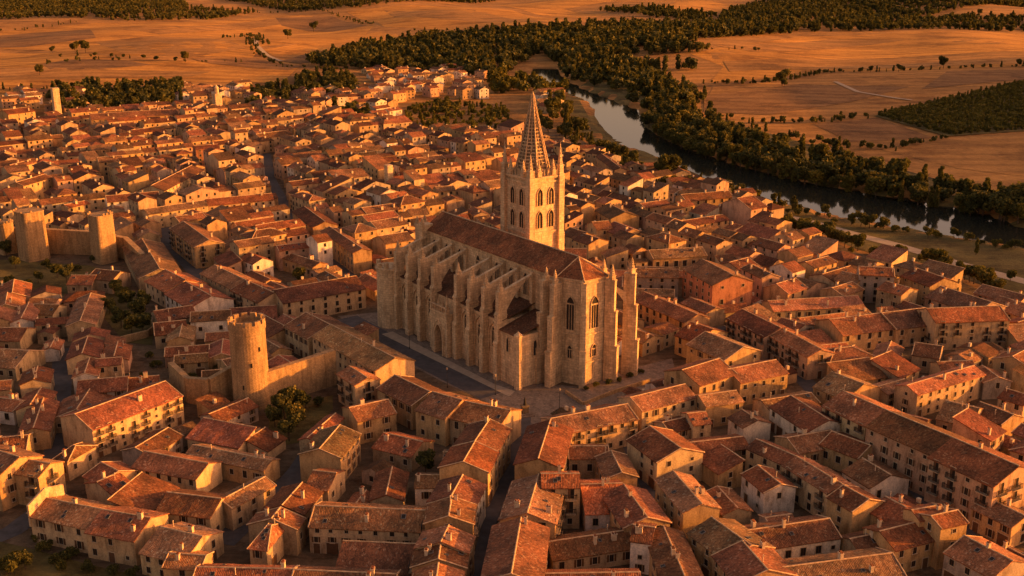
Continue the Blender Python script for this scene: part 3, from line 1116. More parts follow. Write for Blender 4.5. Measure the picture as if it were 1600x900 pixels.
    for _ in range(420):
        f = random.random() ** 1.3 * .9
        z = SB + 1.6 + (SA - SB - 1.6) * f
        a = random.uniform(0, 6.283)
        rr = 5.1 * (1 - f) ** 1.12 * (.93 if random.random() < .6 else .99) + .12
        q = random.uniform(.12, .3) * (1 - f * .5)
        mb.frustum(cx + rr * math.cos(a), cy + rr * math.sin(a), z - q, z + q * 1.6, q, q * .5, 4, 0 if random.random() < .7 else 1, a)
    mb.frustum(cx, cy, SA, SA + .9, .35, .05, 6, 0)
    mb.build("spire", ['stone', 'dark_shade_stone'], tw)
    for u, v, h in ((3.2, -.2, 5.0), (-.2, 3.0, 5.0), (9.4, -.2, 5.0), (-.2, 8.6, 5.0), (0, 0, 7.0), (0, TV, 9.5), (TU, 0, 9.5), (TU, TV, 7.0)):
        mb = MB()
        x, y = TL(u, v)
        pinnacle(mb, x, y, 49.55, .75, h)
        mb.build("corner_pinnacle", ['stone'], tw)
    mb = MB()
    for k in range(1, 9):
        for (ua, va) in ((TU * k / 9, -.25), (-.25, TV * k / 9), (TU * k / 9, TV + .25), (TU + .25, TV * k / 9)):
            x, y = TL(ua, va)
            mb.frustum(x, y, 49.3, 51.2, .2, .12, 6)
    mb.build("parapet", ['stone'], tw)
    return root
M['dark_shade_stone'] = m_plain("dark stone and painted shade", (0.20, 0.145, 0.09), 0.95, 0.6, 1.0, 0.4)  # dark stone; on the spire it paints shade into the recesses
cathedral()

# ---------------------------------------------------------------- castle tower, walls and the old town towers
def wall_run(name, P, zt, th, label, cat, merl=True, zb=0.0, mname='rubble', group=None):
    """a masonry wall along ground points P with tops zt"""
    P = [np.array(p[:2]) for p in P]
    root = empty(name, (P[0][0], P[0][1], 0))
    tag(root, label, cat, group)
    o = P[0]
    mb, mc = MB(), MB()
    for k in range(len(P) - 1):
        a, b = P[k] - o, P[k + 1] - o
        d = (b - a) / np.linalg.norm(b - a)
        n = np.array([-d[1], d[0]]) * th / 2
        B = [a - n, b - n, b + n, a + n]
        n2 = n * 1.08
        B2 = [a - n2, b - n2, b + n2, a + n2]
        za, zc = zt[k], zt[k + 1]
        mb.hexa([(x, y, zb) for x, y in B], [(*B[0], za), (*B[1], zc), (*B[2], zc), (*B[3], za)])
        if merl:
            L = np.linalg.norm(b - a)
            s_ = 0.6
            while s_ < L - .5:
                z = za + (zc - za) * s_ / L
                if random.random() < .8:
                    for sg in (-1, 1):
                        c = a + d * s_ + n * sg * .82
                        hh = random.uniform(.5, 1.1)
                        q = [c - d * .45 - n * .16, c + d * .45 - n * .16, c + d * .45 + n * .16, c - d * .45 + n * .16]
                        mc.hexa([(x, y, z - .15) for x, y in q], [(x, y, z + hh) for x, y in q])
                s_ += random.uniform(1.5, 2.2)
    mb.build("wall_body", [mname], root)
    if mc.v:
        mc.build("battlement", [mname], root)
    return root

def castle():
    c = un(390, 640)
    ctr = np.array([c[0], c[1] + 3.5])
    h, rr = 22.0, 4.75
    root = empty("castle_tower", (ctr[0], ctr[1], 0))
    tag(root, "tall round battlemented castle tower of golden stone, half in sunlight", "tower")
    mb = MB()
    n = 36
    lev = [0, 3, 7, 12, 17, h]
    rad = [rr * 1.06, rr * 1.03, rr, rr * .985, rr * .975, rr * .97]
    I = [mb.pts([(r * math.cos(2 * math.pi * k / n), r * math.sin(2 * math.pi * k / n), z) for k in range(n)]) for z, r in zip(lev, rad)]
    for a, b in zip(I[:-1], I[1:]):
        for k in range(n):
            mb.face((a[k], a[(k + 1) % n], b[(k + 1) % n], b[k]))
    mb.face(I[-1])
    mb.build("shaft", ['rubble'], root)
    mb = MB()
    # parapet ring and merlons
    for k in range(n):
        a0, a1 = 2 * math.pi * k / n, 2 * math.pi * (k + 1) / n
        ro, ri = rr * 1.02, rr * .86
        z1 = h + 1.1 + (1.0 if k % 3 else 0.0)
        P = [(ro * math.cos(a0), ro * math.sin(a0)), (ro * math.cos(a1), ro * math.sin(a1)), (ri * math.cos(a1), ri * math.sin(a1)), (ri * math.cos(a0), ri * math.sin(a0))]
        mb.hexa([(x, y, h - .5) for x, y in P], [(x, y, z1) for x, y in P])
    mb.build("battlement", ['rubble'], root)
    for a, z in ((-70, 12), (-40, 16), (-100, 6)):
        mb = MB()
        x, y = rr * 1.0 * math.cos(R(a)), rr * 1.0 * math.sin(R(a))
        t = (-math.sin(R(a)), math.cos(R(a)))
        nn = (math.cos(R(a)), math.sin(R(a)))
        P = [(x + t[0] * u + nn[0] * v, y + t[1] * u + nn[1] * v) for u, v in ((-.2, -.3), (.2, -.3), (.2, .06), (-.2, .06))]
        mb.hexa([(p[0], p[1], z) for p in P], [(p[0], p[1], z + 1.2) for p in P])
        mb.build("arrow_slit", ['glass'], root)
    occupy(ctr[0], ctr[1], 0, 11, 11, 22)
    a, b = un(414, 634), un(524, 600)
    wall_run("castle_wall", [a, b], [9.4, 10.2], 1.8, "high golden castle wall joining the round tower to the houses", "castle wall", False)
    q = [un(368, 625), un(330, 636), un(296, 628), un(270, 600)]
    wall_run("retaining_wall", q, [10.0, 8.0, 7.0, 6.5], 1.6, "brown overgrown retaining wall stepping down behind the round castle tower", "wall", False)
    for A, B in ((a, b), (q[0], q[1]), (q[1], q[2]), (q[2], q[3])):
        m_ = (A + B) / 2
        occupy(m_[0], m_[1], math.atan2(B[1] - A[1], B[0] - A[0]), np.linalg.norm(B - A), 4, 8)
castle()

def square_tower(px, py, wpx, toppy, label, ang=-53, mname='rubble', merl=True, name="wall_tower", depth=1.0, cat="tower", group=None):
    g = un(px, py)
    sc = F / math.hypot(g[1], CH)
    wd = wpx / sc / 1.36
    h = (py - toppy) / (sc * 0.95)
    root = empty(name, (g[0], g[1] + wd * .4, 0), R(ang))
    tag(root, label, cat, group)
    mb = MB()
    q_ = .24 if name == 'wall_tower' else .02
    b = []
    for k in range(24):
        a_ = 2 * math.pi * k / 24
        e_ = 2.0 / (5.5 if name == 'wall_tower' else 9.0)
        b.append((wd / 2 * math.copysign(abs(math.cos(a_)) ** e_, math.cos(a_)), wd * depth / 2 * math.copysign(abs(math.sin(a_)) ** e_, math.sin(a_))))
    mb.hexa([(x, y, 0) for x, y in b], [(x * .94, y * .94, h) for x, y in b])
    mb.build("shaft", [mname], root)
    mb = MB()
    mb.hexa([(x * .97, y * .97, h) for x, y in b], [(x * .97, y * .97, h + .5) for x, y in b])
    if merl:
        k = max(3, int(wd / 1.6))
        for i in range(k):
            t = (-.5 + (i + .5) / k) * wd * .72
            for sg in (-1, 1):
                if random.random() < .45: continue
                mb.box(t - .35, sg * wd * depth * .47 - .3, h + .5, t + .35, sg * wd * depth * .47 + .3, h + random.uniform(.8, 1.4))
                mb.box(sg * wd * .47 - .3, t * depth - .35, h + .5, sg * wd * .47 + .3, t * depth + .35, h + 1.28)
    mb.build("parapet", [mname], root)
    occupy(g[0], g[1] + wd * .4, R(ang), wd + 2, wd * depth + 2, h)
    return root, wd, h

square_tower(48, 408, 52, 336, "broad ruined square tower in the old town wall beside bushes", -40)
square_tower(160, 412, 44, 341, "tall square tower ending the old town wall above the garden", -40)
square_tower(8, 398, 32, 352, "stub of a square wall tower at the outer end of the town wall", -40)
wall_run("town_wall", [un(-60, 392), un(48, 394), un(150, 398), un(200, 404), un(226, 425)], [10, 10, 9.5, 8.5, 7], 2.2, "long old town wall of golden rubble linking the square towers", "town wall", False)
for A, B in ((un(-60, 392), un(48, 394)), (un(48, 394), un(150, 398)), (un(150, 398), un(226, 425))):
    m_ = (A + B) / 2
    occupy(m_[0], m_[1], math.atan2(B[1] - A[1], B[0] - A[0]), np.linalg.norm(B - A), 5, 9)
r_, wd_, h_ = square_tower(89, 184, 15, 142, "slim square stone tower standing alone before the stubble fields", -53, 'stone', False, "watch_tower")
r_, wd_, h_ = square_tower(340, 180, 17, 150, "square church tower with a small lantern at the far edge of town", -53, 'stone', False, "church_tower")
mb = MB(); mb.frustum(0, 0, h_ + .5, h_ + 4.5, wd_ * .3, wd_ * .26, 8); mb.frustum(0, 0, h_ + 4.5, h_ + 7, wd_ * .32, .05, 8); mb.build("lantern", ['stone'], r_)
square_tower(305, 183, 7, 158, "thin brick chimney stack at the far edge of town", -53, 'rubble', False, "brick_chimney", 1.0, "chimney")
r_, wd_, h_ = square_tower(608, 306, 15, 262, "square stone belfry among the roofs behind the cathedral nave", -53, 'stone', False, "parish_tower")

# ---------------------------------------------------------------- houses
CLR = {'oc': (0.45, 0.30, 0.155), 'cr': (0.50, 0.365, 0.22), 'wh': (0.66, 0.58, 0.49), 'st': (0.38, 0.285, 0.18), 'br': (0.40, 0.19, 0.11), 'pk': (0.48, 0.31, 0.21), 'gy': (0.36, 0.30, 0.24)}
CNAME = {'oc': 'ochre', 'cr': 'cream', 'wh': 'whitewashed', 'st': 'bare stone', 'br': 'brick-red', 'pk': 'pinkish', 'gy': 'grey'}
PITCH = 0.36
SPEC = []

def add_spec(cx, cy, ang, L, Wd, He, **o):
    # keep +x of the house pointing so that -y is the side facing the camera
    n = (math.sin(ang), -math.cos(ang))
    if n[0] * (0 - cx) + n[1] * (0 - cy) < 0:
        ang += math.pi
    s = dict(x=cx, y=cy, a=ang, L=L, W=Wd, h=He, k='g', c='oc', lm=None, lab=None)
    s.update(o)
    s['px'] = project(cx, cy, He)
    s['d'] = math.hypot(cx, cy)
    s['area'] = (L * He + L * Wd * 0.35) / (s['d'] ** 2)
    SPEC.append(s)
    occupy(cx, cy, ang, L + .4, Wd + .4, He)
    return s

def project(x, y, z):
    dep = y * CT - (z - CH) * ST
    up = y * ST + (z - CH) * CT
    return (800 + F * x / dep, 450 - F * up / dep)

def H(x1, y1, x2, y2, ex, ey, He, c='oc', **o):
    Wd = o.pop('W', 9.0)
    ac = None
    for _ in range(40):
        Rz = He + PITCH * Wd / 2
        a, b = un(x1, y1, Rz), un(x2, y2, Rz)
        e = un(ex, ey, He)
        d = (b - a)[:2]
        L = np.linalg.norm(d)
        d = d / L
        off = abs(d[0] * (e[1] - a[1]) - d[1] * (e[0] - a[0]))
        Wn = min(15.0, max(4.0, 2 * off))
        Wd = .6 * Wd + .4 * Wn
    m_ = (a + b) / 2
    ang = math.atan2(d[1], d[0])
    o.setdefault('hand', True)
    return add_spec(m_[0], m_[1], ang, L, Wd, He, c=c, **o)

# ---- surveyed houses: ridge ends and one eave point in photo pixels, eave height in metres
# bottom left
H(72, 778, 160, 796, 92, 816, 5.8, 'cr', lm='the long double house above the corner garden', lab='long cream two-storey house above the corner garden, with raised end wall', n=2, parapet=True)
H(160, 796, 235, 809, 174, 838, 5.8, 'cr', n=2)
H(-25, 697, 30, 714, 0, 745, 8.5, 'oc', n=3)
H(30, 716, 78, 724, 52, 744, 7.5, 'oc', n=3)
H(117, 647, 258, 595.5, 224, 641, 7.6, 'cr', n=4, lm='the long balconied apartment house', lab='long cream apartment house with iron balconies below the round castle tower', balc=True)
H(226, 705, 325, 724, 247, 737, 5, 'cr', n=2)
H(302, 695, 424, 719, 350, 722, 4.5, 'oc', n=1)
H(262, 769, 345, 779, 285, 803, 5.4, 'cr', n=2, lm='the angled corner house on the curved lane')
H(346, 781, 414, 745, 376, 786, 5.3, 'cr', n=2)
H(158, 722, 185, 736, 140, 748, 4.5, 'st', n=1)
H(152, 753, 186, 738, 203, 759, 4, 'cr', n=1)
H(106, 694, 126, 698, 100, 720, 5, 'st', k='h', n=1)
H(250, 823, 316, 838, 257, 872, 4.8, 'cr', n=2)
H(264, 864, 322, 868, 268, 886, 5, 'oc', n=2)
H(307, 886, 458, 889, 380, 907, 5.2, 'oc', n=2)
H(460, 890, 620, 897, 540, 917, 5.2, 'oc', n=2)
H(408, 819, 434, 822, 400, 857, 5.5, 'cr', k='h', n=2, lm='the hipped corner house at the foot of the lane', lab='cream hipped-roof corner house at the foot of the curved lane')
H(492, 790, 676, 798, 570, 826, 6.0, 'cr', n=3, lm='the wide blank-walled house', lab='wide cream house with few small windows facing a yard')
H(472, 754, 441, 789, 488, 786, 6, 'st', n=1)
H(438, 793, 424, 810, 470, 817, 6, 'st', n=1)
H(499, 701, 531, 664, 545, 699, 7, 'oc', n=3, lm='the curved row by the dark trees')
H(546, 637, 606, 624, 586, 652, 6.2, 'oc', n=2)
H(480, 684, 524, 646, 505, 680, 5.5, 'st', n=1, W=7)
H(490, 735, 525, 739, 505, 765, 5, 'st', n=1)
H(600, 676, 660, 690, 612, 706, 4, 'st', n=1)
# west side of the straight street
H(765, 655, 742, 689, 793, 677, 8.6, 'oc', n=3)
H(742, 690, 724, 721, 773, 717, 8.4, 'oc', n=3)
H(723, 742, 705, 775, 750, 774, 7.6, 'wh', n=3, lm='the house with the white gable', lab='house with big white gable wall on the straight dark street')
H(706, 776, 701, 806, 741, 803, 8.4, 'oc', n=3)
H(701, 821, 689, 846, 732, 858, 7.8, 'cr', n=3)
H(689, 848, 685, 873, 729, 874, 7.2, 'oc', n=3)
H(685, 880, 680, 915, 722, 905, 7.6, 'oc', n=3)
H(640, 808, 690, 808, 660, 817, 5.6, 'wh', n=1, lab='small whitewashed block with blank wall behind the straight street')
H(650, 742, 686, 742, 662, 761, 4.5, 'wh', n=1)
H(693, 706, 722, 706, 700, 731, 5, 'pk', n=1)
# between the castle and the plaza
H(617, 586, 672, 612, 625, 624, 6.8, 'oc', n=2, lm='the long row below the plaza')
H(676, 612, 722, 625, 676, 648, 7.4, 'oc', n=2)
H(722, 626, 797, 641, 722, 657, 7, 'st', n=2)
H(517, 507, 617, 559, 557, 563, 8.6, 'cr', n=3, lm='the long house with the bright gable', lab='long tile-roofed house with bright sunlit gable between castle wall and plaza')
H(478, 488, 516, 507, 445, 532, 7, 'cr', n=2)
H(546, 572, 574, 590, 541, 593, 8, 'cr', n=3, lab='small square cream house standing in front of the castle wall end')
# east side of the straight street
H(860, 656, 841, 716, 884, 708, 7.8, 'oc', n=3)
H(842, 741, 824, 801, 875, 788, 7.8, 'oc', n=3)
H(814, 809, 799, 896, 854, 848, 8.4, 'oc', n=3)
H(800, 897, 1000, 894, 900, 917, 6.4, 'cr', n=2)
H(861, 654, 980, 631, 948, 664, 6.8, 'cr', n=3, lm='the house on the plaza corner', lab='long cream house closing the plaza beside the straight street')
H(985, 621, 1070, 600, 1041, 632, 6.6, 'cr', n=2)
H(888, 697, 950, 697, 918, 716, 5.2, 'st', n=1)
H(955, 704, 972, 738, 990, 733, 5.6, 'oc', n=1)
H(846, 740, 905, 740, 875, 761, 9.6, 'st', n=3, lm='the tall dark narrow house')
H(908, 757, 972, 755, 940, 806, 4.6, 'wh', n=1)
H(975, 757, 1012, 808, 1029, 792, 6, 'oc', n=2)
H(1037, 822, 1070, 900, 1079, 860, 6.2, 'oc', n=2)
H(854, 847, 982, 828, 920, 866, 3.6, 'cr', n=1)
H(990, 820, 1022, 824, 1000, 846, 7, 'wh', n=3, lab='narrow whitewashed three-storey house in a courtyard')
H(1016, 666, 1064, 700, 1002, 703, 7.2, 'cr', n=3)
H(1052, 736, 1097, 787, 1044, 772, 7, 'oc', n=3)
H(1112, 808, 1174, 852, 1087, 841, 7, 'oc', n=3)
H(1160, 845, 1200, 890, 1125, 880, 7, 'oc', n=3)
H(1158, 830, 1296, 810, 1255, 848, 4.6, 'wh', n=1, lm='the low white-walled house', lab='low long house with white front wall and plain brown roof')
H(1180, 892, 1394, 864, 1300, 916, 5.6, 'oc', n=2)
H(1184, 727, 1220, 756, 1180, 757, 6, 'wh', n=2, lm='the free-standing white house', lab='small free-standing whitewashed house with sunlit gable in a yard')
H(1066, 578, 1124, 560, 1116, 595, 8, 'oc', n=2, lm='the two sunlit houses beyond the plaza', lab='two-storey sunlit house with square windows behind the cathedral garden')
H(1138, 577, 1212, 562, 1195, 590, 6.8, 'oc', n=2)
H(1092, 618, 1150, 610, 1132, 631, 6, 'oc', n=2)
H(1035, 660, 1075, 651, 1068, 671, 4.6, 'cr', n=2)
H(1074, 646, 1102, 643, 1096, 662, 6, 'cr', n=3)
H(1160, 640, 1184, 656, 1150, 660, 4.6, 'wh', n=2)
H(1236, 618, 1296, 656, 1225, 650, 6, 'wh', n=2)
H(1230, 684, 1298, 672, 1280, 702, 4.2, 'oc', n=1)
H(1300, 674, 1360, 696, 1310, 704, 5, 'oc', n=1)
H(1182, 686, 1242, 712, 1192, 711, 6, 'cr', n=2)
H(1245, 713, 1316, 756, 1250, 743, 7, 'cr', n=3)
H(1318, 758, 1358, 780, 1312, 787, 7.2, 'oc', n=3)
H(1348, 716, 1392, 742, 1340, 750, 4.6, 'wh', n=1)
H(1318, 611, 1386, 641, 1330, 655, 9, 'cr', n=4)
H(1386, 641, 1490, 684, 1400, 686, 10.5, 'pk', n=4, lm='the long tall street front', lab='long tall four-storey terrace with rows of windows down the side street')
H(1490, 684, 1592, 728, 1490, 735, 10.5, 'pk', n=4, lab='terrace end house with huge blank sunlit gable and one narrow slit')
H(1417, 602, 1522, 571, 1481, 602, 6.8, 'cr', n=3, lm='the long sunlit cream house', lab='long cream three-storey house with sunlit front among low roofs')
H(1285, 547, 1350, 539, 1325, 560, 5.6, 'oc', n=2, k='h')
H(1160, 483, 1220, 512, 1175, 517, 7, 'pk', n=3)
H(1220, 512, 1284, 546, 1232, 541, 7, 'pk', n=3)
H(1300, 581, 1350, 600, 1286, 610, 6, 'oc', n=2)
H(1296, 499, 1378, 489, 1338, 521, 6, 'oc', n=2)
H(1378, 489, 1446, 481, 1410, 514, 6.2, 'oc', n=2)
H(1448, 482, 1562, 478, 1536, 501, 9, 'cr', n=4, lm='the sunlit apartment house by the meadow', lab='sunlit cream apartment house with open balconies at the end of a long roof', balc=True)
H(1430, 535, 1472, 541, 1440, 556, 5, 'st', n=1)
H(1478, 626, 1530, 638, 1490, 660, 4.4, 'st', n=1)
H(1532, 628, 1584, 648, 1553, 658, 4.2, 'oc', n=1)
H(1572, 607, 1612, 619, 1590, 630, 5, 'cr', n=2)
H(1535, 571, 1560, 589, 1528, 590, 5, 'gy', n=2)
H(1539, 776, 1602, 806, 1560, 813, 5, 'oc', n=2)
H(1507, 837, 1582, 876, 1501, 876, 6, 'gy', n=2)
H(1455, 806, 1496, 797, 1495, 819, 9.2, 'oc', n=3, lm='the yellow tower-like house', lab='tall yellow tower-like house with sunlit upper windows')
H(1425, 797, 1470, 789, 1440, 812, 8.6, 'oc', n=3)
H(1375, 830, 1435, 815, 1422, 853, 5.8, 'oc', n=2)
H(1384, 776, 1428, 799, 1372, 806, 5.6, 'oc', n=1)
H(1328, 842, 1372, 833, 1350, 862, 4, 'st', n=1)
# left edge
H(142, 458, 125, 501, 155, 488, 5, 'st', n=1)
H(137, 526, 128, 552, 158, 546, 4.6, 'cr', n=1)
H(140, 559, 132, 583, 154, 580, 5.6, 'wh', n=1, lm='the white-gabled house on the dark lane', lab='house with white gable end beside the narrow dark lane')
H(150, 561, 190, 558, 170, 570, 6.4, 'cr', n=2)
H(140, 608, 119, 640, 170, 640, 3.8, 'st', n=1)
H(59, 572, 53, 592, 80, 586, 4.6, 'cr', n=1)
H(64, 606, 47, 632, 80, 624, 4.6, 'cr', n=1)
H(68, 622, 52, 668, 80, 662, 4.8, 'oc', n=1)
H(86, 528, 78, 543, 94, 541, 3.6, 'wh', n=1)
H(0, 545, 45, 548, 25, 575, 4, 'st', n=1)
H(45, 473, 33, 497, 57, 491, 4.6, 'wh', n=1)
H(54, 475, 92, 476, 74, 491, 3.8, 'cr', n=1)
H(0, 512, 42, 512, 20, 532, 4, 'st', n=1)
H(-12, 620, 35, 626, 12, 641, 4, 'wh', n=1)
H(150, 420, 188, 424, 170, 438, 5, 'st', n=1, lm='the red-roofed house under the town wall', lab='single house with red tiled roof right under the old town wall')
H(112, 430, 150, 430, 130, 444, 4, 'st', n=1)
H(258, 421, 290, 437, 240, 449, 6, 'cr', n=2)
H(290, 440, 330, 462, 266, 470, 5.6, 'wh', n=2)
H(240, 486, 300, 477, 262, 500, 5, 'st', n=1)
H(298, 488, 360, 484, 330, 500, 6, 'wh', n=1, lm='the white-walled houses behind the castle tower', lab='low house with white side wall just behind the round castle tower')
H(285, 505, 280, 526, 303, 520, 4.6, 'oc', n=1)
H(240, 505, 290, 500, 258, 522, 4.6, 'st', n=1)
H(222, 373, 250, 420, 270, 405, 5, 'st', n=1)
H(287, 346, 327, 375, 280, 368, 8.4, 'oc', n=4, lm='the galleried house by the wall towers', lab='tall house with dark galleries along its shaded front near the old wall towers', balc=True)
H(225, 327, 318, 313, 271, 329, 6.8, 'cr', n=3, lm='the long sunlit front beyond the town wall', lab='long sunlit cream front with arched openings beyond the town wall')
H(322, 311, 424, 302, 372, 317, 6.4, 'cr', n=2)
H(335, 414, 385, 438, 345, 443, 6.8, 'cr', n=3)
H(385, 438, 428, 457, 390, 467, 6.8, 'cr', n=3)
H(428, 453, 556, 431, 512, 461, 7, 'cr', n=3, lm='the long front facing the square', lab='long cream front with rows of windows facing the shaded square')
H(515, 354, 566, 388, 524, 376, 8.2, 'oc', n=3, lm='the big block at the end of the diagonal street', lab='big ochre block closing the diagonal street near the cathedral')
H(592, 369, 636, 362, 614, 379, 8, 'oc', n=3)
H(475, 322, 508, 346, 464, 336, 7, 'oc', n=3)
H(432, 384, 482, 378, 456, 389, 8, 'pk', n=3)
H(452, 395, 500, 410, 470, 412, 5, 'oc', n=1)
# right of the cathedral
H(1098, 405, 1146, 430, 1096, 440, 10, 'br', n=4, lm='the brick-red mansard house', lab='big brick-red town house with dark attic band and sunlit gable')
H(1172, 412, 1205, 428, 1165, 422, 8, 'pk', n=3)
H(1007, 456, 1090, 491, 1027, 485, 6, 'oc', n=2, lm='the long house behind the apse', lab='long shaded house right behind the cathedral apse')
H(1080, 503, 1114, 514, 1060, 525, 6, 'oc', n=2)
H(1102, 518, 1162, 542, 1100, 549, 6.4, 'oc', n=2)
H(992, 419, 1060, 421, 1030, 433, 7.4, 'gy', n=3)
H(1014, 391, 1097, 386, 1055, 402, 5.6, 'oc', n=1, big=True)
H(925, 347, 950, 345, 938, 358, 7, 'oc', n=2)
H(951, 318, 977, 331, 944, 336, 6, 'oc', n=1)
H(960, 346, 990, 358, 962, 366, 6, 'oc', n=1)
H(1064, 304, 1138, 298, 1108, 311, 5.4, 'oc', n=2, lm='the riverside hall', lab='long low sunlit hall on the edge of town beside the river bushes')
H(1430, 418, 1476, 434, 1422, 436, 8.2, 'oc', n=4, lm='the apartment house by the riverside road', lab='apartment house with sunlit gable near the riverside road')
H(1470, 447, 1550, 472, 1475, 473, 6, 'pk', n=2)
H(1342, 416, 1396, 419, 1372, 430, 10, 'gy', n=4)
H(1316, 424, 1350, 432, 1325, 441, 7, 'oc', n=2)
H(1300, 450, 1332, 440, 1330, 458, 6, 'oc', n=1)
H(1200, 470, 1340, 462, 1270, 482, 4, 'st', n=1)

for q in [
    (140, 178, 275, 170, 215, 189, 8.5, 'oc', 'the very long sunlit block at the far edge', 'very long sunlit block with rows of windows at the far edge of town'),
    (4, 172, 46, 167, 26, 177, 11, 'oc', 'the tall square block by the lone tower', 'tall square sunlit block near the slim lone tower'),
    (70, 212, 97, 210, 84, 216, 9, 'oc', None, None), (205, 203, 233, 200, 220, 207, 9, 'oc', None, None), (152, 246, 190, 243, 172, 252, 8, 'oc', None, None),
    (303, 228, 340, 225, 320, 232, 10, 'br', 'the red block among the far roofs', 'big red block standing high among the far roofs'),
    (363, 203, 383, 201, 372, 207, 12, 'cr', None, None), (400, 210, 450, 203, 425, 214, 6, 'cr', None, None), (452, 196, 475, 192, 464, 199, 7, 'oc', None, None),
    (165, 306, 247, 299, 208, 312, 7, 'wh', 'the white arcaded row', 'white row with dark arched openings beyond the wall towers'),
    (236, 290, 300, 258, 258, 297, 8, 'cr', None, None), (640, 228, 668, 226, 655, 232, 8, 'oc', None, None), (650, 247, 690, 242, 668, 251, 7, 'oc', 'the wide house with twin lit walls', None),
    (680, 292, 708, 290, 695, 298, 8, 'oc', None, None), (15, 258, 45, 250, 32, 260, 8, 'oc', None, None), (25, 285, 70, 272, 50, 286, 9, 'oc', None, None), (100, 320, 135, 313, 118, 322, 6, 'oc', None, None),
    (885, 322, 900, 320, 890, 328, 8, 'oc', None, None), (1000, 318, 1040, 312, 1020, 322, 5.5, 'oc', None, None), (940, 240, 970, 262, 950, 258, 7, 'oc', 'the end house by the river bushes', None), (1065, 345, 1130, 335, 1095, 350, 5, 'oc', None, None)]:
    o_ = {}
    if q[8]: o_['lm'] = q[8]
    if q[9]: o_['lab'] = q[9]
    H(*q[:8], **o_)

# keep yards, gardens and banks open
GARDENS = [
    [(-20, 842), (50, 858), (130, 880), (235, 905), (235, 925), (-20, 925)],
    [(162, 450), (190, 452), (240, 500), (238, 540), (195, 535), (165, 500)],
    [(-60, 402), (140, 415), (190, 430), (215, 470), (110, 470), (100, 462), (-60, 465)],
    [(420, 640), (520, 618), (520, 640), (480, 690), (420, 700)],
    [(900, 618), (990, 590), (1050, 560), (1040, 590), (980, 626)],
    [(445, 425), (480, 430), (478, 452), (450, 455)], [(640, 735), (690, 730), (690, 750), (640, 755)],
    [(1225, 345), (1340, 380), (1330, 400), (1225, 372)], [(1440, 395), (1570, 440), (1590, 475), (1440, 425)],
    [(625, 160), (800, 170), (800, 215), (640, 210)],
    [(200, 545), (262, 545), (262, 600), (205, 600)],
    [(1195, 778), (1240, 770), (1250, 800), (1205, 806)],
]
for s in list(SPEC):
    ca, sa = math.cos(s['a']), math.sin(s['a'])
    for (nx, ny, half, dep, ln) in ((0, -1, s['W'] / 2, 3.6, s['L']), (1, 0, s['L'] / 2, 2.2, s['W']), (-1, 0, s['L'] / 2, 2.2, s['W'])):
        wx, wy = nx * ca - ny * sa, nx * sa + ny * ca
        if wy > .1: continue
        k = half + dep / 2 + .2
        q = rect_cells(s['x'] + wx * k, s['y'] + wy * k, s['a'] if ny else s['a'] + math.pi / 2, ln, dep)
        if q:
            sl, kk = q
            OCC[sl][kk] = np.maximum(OCC[sl][kk], 3)
GW = [[gp(*p)[:2] for p in g] for g in GARDENS]
for g in GW:
    occupy_poly(g)
for k_, g in enumerate(GW[:4]):
    sheet("garden_soil", None, 'meadow', 0.088 + 0.006 * k_, 12, world=g)

def pickc():
    return random.choices(['oc', 'cr', 'wh', 'st', 'pk', 'gy'], [36, 26, 4, 16, 12, 6])[0]

def fill_blocks(pix, phi, bl=46.0, bw=27.0, jit=3.0, hmin=5.2, hmax=8.6, ox=0, oy=0):
    P = [tuple(un(*p)[:2]) for p in pix]
    c = np.array([np.mean([p[0] for p in P]) + ox, np.mean([p[1] for p in P]) + oy])
    ph = R(phi)
    e1, e2 = np.array([math.cos(ph), math.sin(ph)]), np.array([-math.sin(ph), math.cos(ph)])
    n = 22
    for i in range(-n, n + 1):
        for j in range(-n, n + 1):
            o = c + e1 * (i * (bl + 4.2) + (j % 3) * 7) + e2 * (j * (bw + 4.6) + math.sin(i * 1.3) * 3)
            if not (GX0 < o[0] < GX1 and GY0 < o[1] < GY1):
                continue
            along = random.random() < .52
            da = R(random.uniform(-jit, jit))
            if along:
                rows = [(-bw * .27, 1), (bw * .27, 1)]
                d1, d2, tot = e1, e2, bl
            else:
                rows = [(-bl * .36, 1), (0, 1), (bl * .36, 1)]
                d1, d2, tot = e2, e1, bw
            a0 = math.atan2(d1[1], d1[0]) + da
            for off, _ in rows:
                s_ = -tot / 2
                hb = random.uniform(hmin, hmax)
                while s_ < tot / 2 - 3:
                    L = random.choice([random.uniform(6, 10), random.uniform(9, 17)])
                    L = min(L, tot / 2 - s_)
                    if L < 4.5: break
                    Wd = random.uniform(7.8, 10.4)
                    cc = o + d1 * (s_ + L / 2) + d2 * (off + random.uniform(-1.2, 1.2))
                    s_ += L + (0.1 if random.random() < .82 else random.uniform(1.5, 4))
                    if not inpoly(cc[0], cc[1], P) or random.random() < .05:
                        continue
                    hh = min(hmax + 1, max(hmin - .6, hb + random.choice([random.uniform(-.5, .5), random.uniform(-2, 2)])))
                    aa, LL, WW = a0, L, Wd
                    if random.random() < .16 and L > 7.5:
                        aa, LL, WW = a0 + math.pi / 2, Wd, L
                    if free(cc[0], cc[1], aa, LL, WW, .07, .5):
                        add_spec(cc[0], cc[1], aa + R(random.uniform(-1.5, 1.5)), LL, WW, hh, c=pickc(), k=random.choices(['g', 'h', 's'], [76, 12, 12])[0], p=random.uniform(.27, .46))

